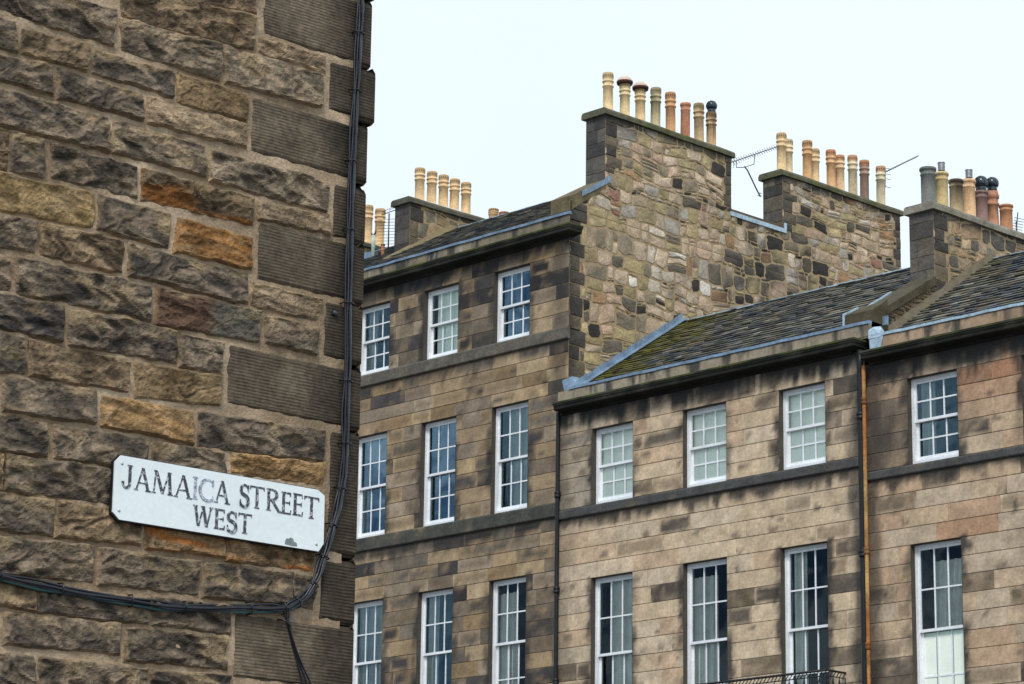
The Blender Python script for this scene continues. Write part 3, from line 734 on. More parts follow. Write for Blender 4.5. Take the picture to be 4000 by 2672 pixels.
# stack C on the left party wall
sC = stack(h1, -8.12, -7.6, 2.78, 6.3, 19.2, 21.30, 21.44, 57, (.10, .095, .07), (.07, .068, .05), 19.2, (.26, .40), pal=[S(150,136,112), S(176,120,66), S(170,108,60), S(120,112,98), S(104,98,86), S(150,130,100)])
for y, zt in ((3.34, 22.32), (3.712, 22.32), (4.089, 22.32), (4.44, 22.31), (4.822, 22.31)): pot(sC, -7.9, y, 21.44, zt, .112, S(222,180,118), 'roll')
flaunch(sC, -8.1, -7.58, 3.2, 6.2, 21.44, .09, (.52, .50, .44))
for y, c in ((5.72, S(212,164,104)), (6.07, S(196,132,96))): pot(sC, -7.9, y, 21.44, 21.87, .112, c, 'roll')
mb = MB(); mb.hexa([(-7.62, 2.0, 19.68), (-7.3, 2.0, 19.62), (-7.3, 4.0, 20.88), (-7.62, 4.0, 21.0), (-7.62, 2.0, 19.80), (-7.3, 2.0, 19.70), (-7.3, 4.0, 20.93), (-7.62, 4.0, 21.06)], S(120,108,82)); mb.build('mortar_fillet', M['mortar'], h1)

# ================================================================== far left neighbour
h0 = empty('terraced_house', 'house mostly hidden behind the near corner, roof edge and two cream pots showing', 'house', 'terraced stone houses', (-12, .4, 0))
X0L, X0R = -15.6, -7.9
ops0 = [(xc-.53, xc+.53, z0, z1) for xc in (-13.9, -11.75, -9.6) for (z0, z1) in ((16.56, 18.10), (12.97, 15.21), (8.75, 11.60))]
mb = MB(); ashlar(mb, P1, X0L, X0R, rows1, ops0, picker(9, BUFF1, DARK1, .2, [(18.5, .34, .95), (16.30, .16, .7), (12.68, .26, .85)], [], ops0, .4), JC, cell=.3, rnd=random.Random(22), d=.010)
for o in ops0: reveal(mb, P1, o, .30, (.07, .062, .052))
mb.box((X0L, Y1+.011, 12.68), (X0R, Y1+.30, 12.97), (.1, .1, .09)); mb.box((X0L, Y1+.011, 16.30), (X0R, Y1+.30, 16.56), (.1, .1, .09))
mb.build('wall', M['ashlar'], h0)
string(h0, X0L, X0R, Y1, 12.68, 12.97, 13); string(h0, X0L, X0R, Y1, 16.30, 16.56, 18); cornice(h0, X0L, X0R, Y1, 18.64, None, None, 15); parapet(h0, X0L, X0R, Y1, 18.68, 18.93, 14)
lead_strip(h0, [(X0L, Y1-.03, 18.925), (X0R, Y1-.03, 18.925)], .42, .05)
for i, o in enumerate(ops0): window(h0, *o, Y1, ('dark', 'nets', 'left')[i % 3], seed=40+i)
slates(h0, X0L, X0R+.3, .72, 19.0, 4.0, 20.86, 19)
lead_strip(h0, [(X0L, 3.97, 20.86), (-8.1, 3.97, 20.86)], .12, .05, 'leadpale', 'ridge_flashing')
lead_strip(h0, [(-13, 3.15, 20.43), (-9.3, 3.15, 20.43)], .22, .14, 'lead')
mb = MB(); mb.poly([(X0L, 4.0, 20.86), (X0R, 4.0, 20.86), (X0R, 7.6, 18.6), (X0L, 7.6, 18.6)], S(60,62,64)); mb.build('rear_roof', M['slate'], h0)
shell(h0, X0L, X0R, Y1, 11.3, 18.6, [18.45, 15.5, 11.95])
sD = stack(h0, -11.45, -10.95, 3.6, 5.6, 20.0, 21.26, 21.38, 63, (.09, .085, .07), None, 20.0, (.2, .3))
for y in (4.57, 4.96): pot(sD, -11.1, y, 21.38, 22.37, .118, S(220,176,112), 'roll')
mb = MB(); mb.tube([(-9.2, 3.1, 20.3), (-9.2, 3.1, 20.92)], .045, 12, (.42, .50, .44)); mb.tube([(-9.2, 3.1, 20.92), (-9.26, 3.1, 20.95), (-9.28, 3.1, 20.99)], .022, 8, (.18, .09, .05)); mb.tube([(-9.2, 3.1, 20.92), (-9.14, 3.1, 20.96), (-9.13, 3.1, 21.02)], .022, 8, (.16, .08, .05)); mb.build('vent_pipe', M['rust'], h0)
mb = MB(); mb.tube([(-8.75, 3.0, 20.2), (-8.75, 3.0, 20.56)], .04, 10, (.50, .20, .07)); mb.lathe((-8.75, 3.0, 20.54), [(.04, 0), (.055, .02), (.05, .05)], 12, c=(.3, .25, .12)); mb.build('vent_pipe', M['rust'], h0)

# ================================================================== HOUSE 2 : the middle house
h2 = empty('terraced_house', 'pale buff middle house with mossy slate roof, white top shutters and iron balcony', 'house', 'terraced stone houses', (4, .4, 0))
X2L, X2R, Y2 = 0.0, 7.74, 0.0
ops2 = [(xc-.545, xc+.545, z0, z1) for xc in (1.49, 3.885, 6.275) for (z0, z1) in ((12.685, 14.20), (8.0, 11.24))]
P2 = lambda u, z, o: (u, Y2-o, z)
rows2 = rows_between([0, 8.0], [10])+rows_between([8.0, 11.24, 12.49], [10, 4])+rows_between([12.685, 14.20, 14.62], [5, 1])
pk2 = picker(11, BUFF2, DARK2, .12, [(14.64, .46, .985), (12.49, .24, .92)], [(.15, .35, 14.4, 8, .35), (7.6, .3, 14.4, 8, .8), (6.05, .12, 14.4, 14.1, -.9)], ops2, .12, (.93, 1.05), ((.5, 13.6, 1.3, S(150,140,126), .6), (.3, 12.9, .8, S(160,148,132), .6), (7.3, 13.4, .5, S(150,136,120), .5)))
mb = MB(); ashlar(mb, P2, X2L, X2R, rows2, ops2, pk2, JC, cell=.075, lmin=.55, lmax=1.5, rnd=random.Random(5), d=.009)
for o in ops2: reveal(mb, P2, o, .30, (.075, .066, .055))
mb.box((X2L, .017, 12.49), (X2R, .30, 12.685), (.1, .1, .09)); mb.box((X2L, .016, 0), (X2L+.02, .6, 14.9), (.1, .09, .07))
mb.build('wall', M['ashlar'], h2)
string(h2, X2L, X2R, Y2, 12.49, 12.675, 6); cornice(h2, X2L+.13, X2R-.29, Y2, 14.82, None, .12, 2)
parapet(h2, X2L-.02, X2R+.12, Y2, 14.86, 15.10, 24, [S(172,160,138), S(146,134,116), S(160,148,128)])
lead_strip(h2, [(.30, -.02, 15.10), (X2R+.12, -.02, 15.10)], .40, .055)
lead_strip(h2, [(X2R-.15, .40, 15.14), (X2R+.22, .40, 15.14)], .05, .16)
mb = MB(); mb.hexa([(.06, .12, 15.08), (.34, .10, 15.08), (.34, .34, 15.08), (-.05, .36, 15.08), (-.04, .14, 15.37), (.22, .16, 15.42), (.24, .34, 15.42), (-.08, .36, 15.40)]); mb.build('lead_flashing', M['lead'], h2)
for i, o in enumerate(ops2): window(h2, *o, Y2, 'shutter' if o[2] > 12 else ('half', 'left', 'leftthin')[i//2], seed=60+i, mid=.5 if o[2] > 12 else .535, gl='glassthin' if o[2] > 12 else 'glassclear')
def moss2(x, s): return sstep(.0, .45, .75-(x-.1)/2.6+.9*fbm(x*1.3, s*5, 3)-.15*abs(s-.5))*.85
slates(h2, Xg+.02, 7.25, .36, 15.10, 3.73, 17.26, 33, moss2)
lead_strip(h2, [(Xg+.1, 3.70, 17.26), (7.27, 3.70, 17.26)], .12, .05, 'leadpale', 'ridge_flashing')
# lead soaker up the gable: one face on the wall, one on the slates
mb = MB(); n = 14
for k in range(n):
    ya, yb = .42+(3.75-.42)*k/n, .42+(3.75-.42)*(k+1)/n-.004; za, zb = 15.14+(ya-.36)*.641, 15.14+(yb-.36)*.641
    h_ = .17+.012*(k % 2)
    mb.hexa([(Xg+.03, ya, za), (Xg+.045, ya, za), (Xg+.045, yb, zb), (Xg+.03, yb, zb), (Xg+.03, ya, za+h_), (Xg+.045, ya, za+h_), (Xg+.045, yb, zb+h_), (Xg+.03, yb, zb+h_)])
    mb.hexa([(Xg+.045, ya, za+.035), (Xg+.20, ya, za+.035), (Xg+.20, yb, zb+.035), (Xg+.045, yb, zb+.035), (Xg+.045, ya, za+.05), (Xg+.20, ya, za+.05), (Xg+.20, yb, zb+.05), (Xg+.045, yb, zb+.05)])
mb.build('lead_flashing', M['lead'], h2)
mb = MB(); mb.poly([(Xg, 3.73, 17.26), (7.25, 3.73, 17.26), (7.25, 7.4, 15.0), (Xg, 7.4, 15.0)], S(60,62,64)); mb.build('rear_roof', M['slate'], h2)
shell(h2, X2L, X2R-.5, Y2, 7.4, 14.9, [14.5, 11.6])
pipe(h2, .06, -.06, 0, 14.66, .043, lambda z: (.012, .014, .016), 'iron', (13.0, 11.1, 9.3))
pipe(h2, 7.69, -.06, 0, 14.62, .055, lambda z: (.014, .014, .018), 'iron', (13.4, 10.9))
# balcony with a cast iron front
bal = MB(); bx0, bx1, by, bz0, bz1 = .5, 7.2, -.52, 7.92, 8.83
bal.box((bx0, by, bz0-.14), (bx1, -.02, bz0)); 
for a, b in (((bx0, by, 0), (bx1, by, 0)), ((bx1, by, 0), (bx1, 0, 0)), ((bx0, by, 0), (bx0, 0, 0))):
    L = Vector((b[0]-a[0], b[1]-a[1], 0)); n = max(1, int(L.length/.085)); d = L/n; ud = L.normalized()
    for zz, rr_ in ((bz1, .022), (bz1-.10, .010), (bz0+.06, .012)): bal.tube([(a[0], a[1], zz), (b[0], b[1], zz)], rr_, 6)
    for k in range(n+1):
        p = Vector((a[0], a[1], 0))+d*k
        if k % 2 == 0: bal.tube([(p.x, p.y, bz0), (p.x, p.y, bz1-.10)], .008, 5)
        if k < n:      # diagonal frieze under the rail and crossing bars below
            q = p+d; bal.tube([(p.x, p.y, bz1-.10), (q.x, q.y, bz1)], .008, 4)
            if k % 2 == 0 and k+2 <= n:
                q = p+d*2; bal.tube([(p.x, p.y, bz0+.1), (q.x, q.y, bz1-.12)], .007, 4); bal.tube([(q.x, q.y, bz0+.1), (p.x, p.y, bz1-.12)], .007, 4)
                cpt = p+d; bal.tube([(cpt.x+ud.x*.05*cos(t), cpt.y+ud.y*.05*cos(t), (bz0+bz1)/2+.05*sin(t)) for t in [2*pi*j/10 for j in range(11)]], .006, 4)
bal.build('balcony', M['iron'], h2)

# ================================================================== HOUSE 3 : right hand house
h3 = empty('terraced_house', 'reddish buff house at the right edge, with rusty orange drainpipe', 'house', 'terraced stone houses', (11, .4, 0))
X3L, X3R, Y3 = 7.74, 15.3, 0.0
ops3 = [(xc-.545, xc+.545, z0, z1) for xc in (9.24, 11.70, 14.08) for (z0, z1) in ((12.37, 13.93), (7.7, 10.94))]
rows3 = rows_between([0, 7.7], [10])+rows_between([7.7, 10.94, 12.20], [10, 4])+rows_between([12.37, 13.93, 14.33], [5, 1])
RED = S(166,112,82)
pk3 = picker(17, BUFF3, DARK2, .11, [(14.35, .55, .985), (12.20, .2, .9)], [(7.95, .45, 14.3, 12.2, .75), (7.85, .25, 12.3, 7, .7), (9.65, .10, 14.2, 13.8, -.9)], ops3, .12, (.90, 1.06),
             patches=((10.5, 13.6, .55, RED, .45), (10.9, 13.95, .5, RED, .35), (9.7, 11.3, .5, S(170,120,88), .4), (8.4, 13.2, .8, S(104,94,84), .75), (8.3, 12.8, .7, S(112,98,84), .6)))
mb = MB(); ashlar(mb, P2, X3L, X3R, rows3, ops3, pk3, JC, cell=.075, lmin=.55, lmax=1.4, rnd=random.Random(8), d=.009)
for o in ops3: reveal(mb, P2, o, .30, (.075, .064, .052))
mb.box((X3L, .017, 12.20), (X3R, .30, 12.37), (.1, .1, .09)); mb.build('wall', M['ashlar'], h3)
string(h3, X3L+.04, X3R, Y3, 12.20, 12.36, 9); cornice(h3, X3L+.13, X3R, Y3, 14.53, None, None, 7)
parapet(h3, X3L+.14, X3R, Y3, 14.57, 14.82, 29, [S(158,145,125), S(166,142,118), S(150,138,118)])
lead_strip(h3, [(X3L+.16, -.02, 14.82), (X3R, -.02, 14.82)], .40, .05, 'leadpale')
mb = MB(); mb.hexa([(X3L+.13, -.03, 14.80), (X3L+.42, -.03, 14.80), (X3L+.35, .3, 14.80), (X3L+.08, .3, 14.80), (X3L+.10, .0, 14.97), (X3L+.20, .02, 15.02), (X3L+.16, .3, 15.1), (X3L+.06, .3, 15.1)])
mb.poly([(X3L+.15, -.018, 14.58), (X3L+.40, -.018, 14.58), (X3L+.46, -.022, 14.82), (X3L+.14, -.022, 14.82)]); mb.build('lead_flashing', M['leadpale'], h3)
for i, o in enumerate(ops3): window(h3, *o, Y3, ('leftthin' if o[2] > 12 else 'swag') if o[0] < 10 else 'nets', seed=80+i, mid=.5 if o[2] > 12 else .53, gl='glassold' if o[2] > 12 else 'glassclear')
XE = 7.80
slates(h3, XE+.02, X3R, .36, 14.84, 3.75, 17.06, 47, lambda x, s: .25*sstep(.0, .4, fbm(x, s*4, 9)+.5-(x-7.8)/1.2))
lead_strip(h3, [(XE, 3.72, 17.06), (X3R, 3.72, 17.06)], .12, .05, 'leadpale', 'ridge_flashing')
mb = MB(); mb.poly([(XE, 3.75, 17.06), (X3R, 3.75, 17.06), (X3R, 7.4, 14.8), (XE, 7.4, 14.8)], S(60,62,64)); mb.build('rear_roof', M['slate'], h3)
shell(h3, X3L+.1, X3R, Y3, 7.4, 14.6, [14.25, 11.3])
mb = MB()
for a, b in (((.02, 14.6), (3.75, 17.04)), ((3.75, 17.04), (7.4, 14.6))): mb.hexa([(X3R-.25, a[0], 14.6), (X3R-.01, a[0], 14.6), (X3R-.01, b[0], 14.6), (X3R-.25, b[0], 14.6), (X3R-.25, a[0], a[1]-.03), (X3R-.01, a[0], a[1]-.03), (X3R-.01, b[0], b[1]-.03), (X3R-.25, b[0], b[1]-.03)], S(130,116,96))
mb.box((X3R-.25, .02, 0), (X3R-.012, .32, 14.58), S(130,116,96)); mb.build('gable_wall', M['ashlar'], h3)
# raised party wall between houses 2 and 3
mb = MB()
PE = lambda u, z, o: (XE+o, u, z)
rubble(mb, PE, [[(.25, 14.7), (2.1, 15.6), (2.1, 16.30), (.25, 15.28)]], 14.6, 16.4, 71, (), lambda u, z: .35+.4*fbm(u*3, z*3, 2), (.09, .16), .6)
mb.hexa([(7.25, .25, 14.5), (XE-.02, .25, 14.5), (XE-.02, 4, 14.5), (7.25, 4, 14.5), (7.25, .25, 15.26), (XE-.02, .25, 15.26), (XE-.02, 2.1, 16.28), (7.25, 2.1, 16.28)], S(90,82,70))
mb.build('party_wall', [M['rubble'], M['mortar']], h3)
mb = MB(); c = S(76,70,54)
mb.hexa([(7.22, .50, 15.35), (XE+.05, .50, 15.35), (XE+.05, 2.06, 16.26), (7.22, 2.06, 16.26), (7.22, .50, 15.50), (XE+.05, .50, 15.50), (XE+.05, 2.04, 16.42), (7.22, 2.04, 16.42)], c)
mb.hexa([(7.26, .08, 15.12), (XE+.06, .08, 15.05), (XE+.06, .56, 15.05), (7.26, .56, 15.12), (7.22, .10, 15.38), (XE+.06, .12, 15.38), (XE+.06, .56, 15.66), (7.22, .56, 15.62)], S(74,67,50))
mb.build('skew', M['cornice'], h3)
mb = MB(); mb.hexa([(7.20, .50, 15.40), (7.235, .50, 15.40), (7.235, 1.5, 15.98), (7.20, 1.5, 15.98), (7.20, .50, 15.54), (7.235, .50, 15.54), (7.235, 1.5, 16.13), (7.20, 1.5, 16.13)]); mb.hexa([(7.20, .07, 15.1), (7.24, .07, 15.1), (7.24, .5, 15.38), (7.20, .5, 15.38), (7.20, .07, 15.40), (7.24, .07, 15.40), (7.24, .5, 15.62), (7.20, .5, 15.62)]); mb.build('lead_flashing', M['leadpale'], h3)
mb = MB(); n = 26; rr = random.Random(4); prev = None
for k in range(n+1):       # lime fillet where the slates meet the party wall
    y = .30+(3.75-.30)*k/n; z = 14.84+(y-.36)*.655; e = .03*noise.noise(Vector((y*3, 0, 0)))
    ring = [mb.vert(p, mul(S(98,91,76), 1+.3*noise.noise(Vector((y*5, q, 1))))) for q, p in enumerate(((XE-.02, y, z), (XE+.17+e, y, z+.02), (XE+.15+e, y, z+.06), (XE+.07, y, z+.13+e), (XE-.02, y, z+.19)))]
    if prev:
        for j in range(4): mb.face((prev[j], prev[j+1], ring[j+1], ring[j]), 0, True)
    prev = ring
mb.build('mortar_fillet', M['mortar'], h3)
sE = stack(h3, 7.23, XE, 2.06, 6.6, 15.6, 17.73, 17.88, 83, (.24, .22, .18), (.16, .15, .11), 15.4, (.2, .36), None, [S(150,134,112), S(168,140,112), S(120,112,100), S(170,150,122), S(92,86,80), S(156,138,108), S(100,92,84)])
for (y, zt, r_, c, kind, top, st) in ((2.309, 18.66, .142, S(104,112,112), 'plain', S(110,104,96), (S(134,134,122), .5, 0)), (2.72, 18.66, .125, S(196,170,106), 'plain', S(176,128,82), None), (3.165, 18.62, .128, S(170,150,104), 'plain', None, (S(44,40,44), .85, .6)),
                             (3.584, 18.72, .125, S(218,168,110), 'plain', S(206,152,96), None), (3.98, 18.58, .118, S(136,104,100), 'plain', None, None), (4.33, 18.66, .112, S(206,134,92), 'taper', None, (S(60,40,40), .35, 1.0)), (4.77, 18.48, .125, S(190,122,72), 'plain', None, None)):
    pot(sE, 7.52, y, 17.88, zt, r_, c, kind, top, st)
terminal(sE, 7.52, 2.73, 18.66); terminal(sE, 7.52, 3.60, 18.72); ball_cap(sE, 7.52, 3.98, 18.60, .135); ball_cap(sE, 7.52, 4.34, 18.68, .125)
flaunch(sE, 7.28, 7.74, 2.2, 6.4, 17.875, .05, (.2, .19, .15))
def rustc(z): return mixc((.36, .14, .04), (.42, .27, .10), sstep(-.15, .2, noise.noise(Vector((0, 0, z*.8)))))
pipe(h3, 7.81, -.11, 0, 14.30, .036, rustc, 'rust', (13.65, 10.93, 9.24))
for h in (h0, h1, h2, h3): adopt(h)

# ================================================================== aerials
def aerial(name_label, boom, elems, mast, extra=()):
    t = empty('television_aerial', name_label, 'aerial', 'television aerials', boom[0])
    mb = MB(); mb.tube(boom, .011, 6); mb.build('boom', M['antenna'], t)
    mb = MB()
    for a, b in elems: mb.tube([a, b], .006, 5)
    mb.build('elements', M['antenna'], t)
    if mast:
        mb = MB(); mb.tube(mast, .016, 8)
        for e in extra: mb.tube(e, .009, 6)
        mb.build('mast', M['antenna'], t)
    adopt(t); return t
b0, b1_ = Vector((-.9, 6.30, 21.62)), Vector((-.9, 8.07, 22.46)); dd = (b1_-b0)
el = []
for k in range(22):
    p = b0+dd*(.02+k/22); hl = .07+.03*(k < 3); q = Vector((-.25, -.05, .35)).normalized(); el.append((tuple(p-q*hl), tuple(p+q*hl)))
el += [(tuple(b0+Vector((0, -.03, -.12))), tuple(b0+Vector((0, .0, .12)))), (tuple(b0+Vector((0, .05, -.12))), tuple(b0+Vector((0, .08, .12))))]
aerial('television aerial on a bent mast between the tallest stack and the next', [tuple(b0), tuple(b1_)], el,
       [(-.72, 7.05, 20.95), (-.80, 7.0, 21.15), (-.88, 6.80, 21.55), (-.9, 6.72, 21.62)],
       ([(-.9, 6.45, 21.70), (-.9, 6.45, 21.53), (-.9, 6.72, 21.60), (-.9, 7.05, 21.75), (-.9, 7.08, 21.98)], [(-.70, 7.07, 21.03), (-.74, 6.98, 21.03)], [(-.70, 7.07, 20.97), (-.74, 6.98, 20.97)]))
c0, c1 = Vector((-.5, 10.98, 22.32)), Vector((-.5, 12.54, 23.18)); dd = c1-c0; el = []
for k in range(20): p = c0+dd*(k/20); q = Vector((.5, -.3, .25)).normalized(); el.append((tuple(p-q*.05), tuple(p+q*.05)))
for zo in (-.22, -.02, .10, .24): el.append((tuple(c0+Vector((0, .10, zo))), tuple(c0+Vector((0, .48, zo+.03)))))
el.append((tuple(c0+Vector((0, .28, -.22))), tuple(c0+Vector((0, .28, .28)))))
aerial('television aerial pointing up to the right behind the end pot of the second stack', [tuple(c0), tuple(c1)], el, [(-.5, 11.2, 21.2), (-.5, 11.2, 22.45)])
mast = [(-8.45, 2.9, 20.2), (-8.45, 2.9, 21.25)]; el = []
for k in range(11):
    z = 20.35+k*.075; el.append(((-8.62, 2.72, z), (-8.30, 3.02, z+.01)))
for k in range(5): el.append(((-8.5+k*.07, 2.75+k*.12, 21.26+k*.05), (-8.25+k*.07, 2.85+k*.12, 21.36+k*.05)))
aerial('spiky television aerial tucked against the small left stack with five cream pots', [(-8.55, 2.75, 21.2), (-8.1, 3.35, 21.52)], el, mast)
el = []
for k in range(8): el.append(((7.38, 5.10+.02*k, 17.95+k*.06), (7.38, 5.42+.02*k, 17.98+k*.06)))
for k in range(5): el.append(((7.36, 5.05, 18.0+k*.08), (7.30, 4.92, 18.06+k*.08)))
aerial('television aerial cut by the right edge of the photo, standing on the end stack', [(7.38, 5.25, 17.9), (7.38, 5.36, 18.5)], el, [(7.38, 5.3, 17.87), (7.38, 5.3, 18.3)])

# ================================================================== NEAR CORNER BUILDING
W0 = Vector((29.2126, -30.8509, 0)); WANG = -math.atan2(0.05059, 0.99872)
near = empty('corner_building', 'near dark stone building filling the left side, rough blocks with pale pointing', 'building', None, W0)
near.rotation_euler = (0, 0, WANG)
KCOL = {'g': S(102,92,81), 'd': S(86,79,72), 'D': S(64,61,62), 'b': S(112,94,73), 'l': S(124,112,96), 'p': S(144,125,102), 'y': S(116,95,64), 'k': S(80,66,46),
        'o': S(134,92,44), 'O': S(150,118,78), 'Y': S(138,114,72), 'r': S(104,82,62), 'n': S(122,98,70), 'Q': S(90,80,67)}
def rock(mb, q, kind, cell, seed, h0=-.007):
    s = [q[0]-.017, q[2]+.017, q[4]+.017, q[6]-.017]; z = [q[1]+.021, q[3]+.021, q[5]-.020, q[7]-.020]    # tl tr br bl
    w_ = max(s[1]-s[0], s[2]-s[3]); hh = max(z[0]-z[3], z[1]-z[2]); nu = max(3, int(w_/cell)); nv = max(3, int(hh/cell))
    r = random.Random(seed); base = mul(KCOL[kind], r.uniform(.86, 1.14)); ph = r.random()*80; tilt = r.uniform(-.012, .012); tv = r.uniform(-.010, .012); amp = r.uniform(.75, 1.25) if kind not in 'Yy' else .4
    if kind in 'pO': amp = .7
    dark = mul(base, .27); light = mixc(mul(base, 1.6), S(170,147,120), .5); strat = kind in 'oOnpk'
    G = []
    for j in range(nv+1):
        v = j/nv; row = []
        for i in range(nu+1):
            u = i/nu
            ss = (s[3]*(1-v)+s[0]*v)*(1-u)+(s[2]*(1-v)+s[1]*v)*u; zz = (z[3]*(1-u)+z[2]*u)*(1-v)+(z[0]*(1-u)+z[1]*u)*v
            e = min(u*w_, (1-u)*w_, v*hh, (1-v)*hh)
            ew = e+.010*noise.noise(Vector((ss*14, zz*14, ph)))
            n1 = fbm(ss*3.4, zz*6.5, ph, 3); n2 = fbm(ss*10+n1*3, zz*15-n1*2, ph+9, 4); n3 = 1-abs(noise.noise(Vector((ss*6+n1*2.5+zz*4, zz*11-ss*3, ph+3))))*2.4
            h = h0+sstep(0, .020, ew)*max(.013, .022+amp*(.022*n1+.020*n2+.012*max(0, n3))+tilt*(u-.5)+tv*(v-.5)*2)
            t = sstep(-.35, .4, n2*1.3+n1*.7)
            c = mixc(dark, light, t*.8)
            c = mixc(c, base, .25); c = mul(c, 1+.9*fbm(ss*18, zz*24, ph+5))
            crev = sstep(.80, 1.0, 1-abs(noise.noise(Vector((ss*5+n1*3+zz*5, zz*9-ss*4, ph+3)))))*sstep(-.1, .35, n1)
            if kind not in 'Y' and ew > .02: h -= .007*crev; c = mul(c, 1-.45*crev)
            if strat:
                sb = noise.noise(Vector((ss*2.0, zz*42+ss*4+n1*3, ph)))
                c = mixc(c, mul(base, .5 if sb < 0 else 1.5), min(.6, abs(sb)*1.6))
            if kind == 'k': c = mixc(c, S(118,76,36), sstep(-.1, .25, noise.noise(Vector((ss*3, zz*20, 2)))-.6*(v-.35)))
            if kind == 'n': c = mixc(c, S(150,96,48), sstep(0, .3, noise.noise(Vector((ss*3, zz*24, 4)))))
            if kind == 'r': c = mixc(S(92,70,56), S(88,84,74), sstep(.45, .6, u+.1*n1))
            # lime washed over parts of the face, then pointing smeared over the arrises
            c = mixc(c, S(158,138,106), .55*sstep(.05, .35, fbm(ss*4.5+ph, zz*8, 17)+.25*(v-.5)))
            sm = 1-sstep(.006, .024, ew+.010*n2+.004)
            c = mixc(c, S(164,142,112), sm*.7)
            row.append(mb.vert((h, ss, zz), c))
        G.append(row)
    for j in range(nv):
        for i in range(nu): mb.face((G[j][i], G[j][i+1], G[j+1][i+1], G[j+1][i]), 0, False)
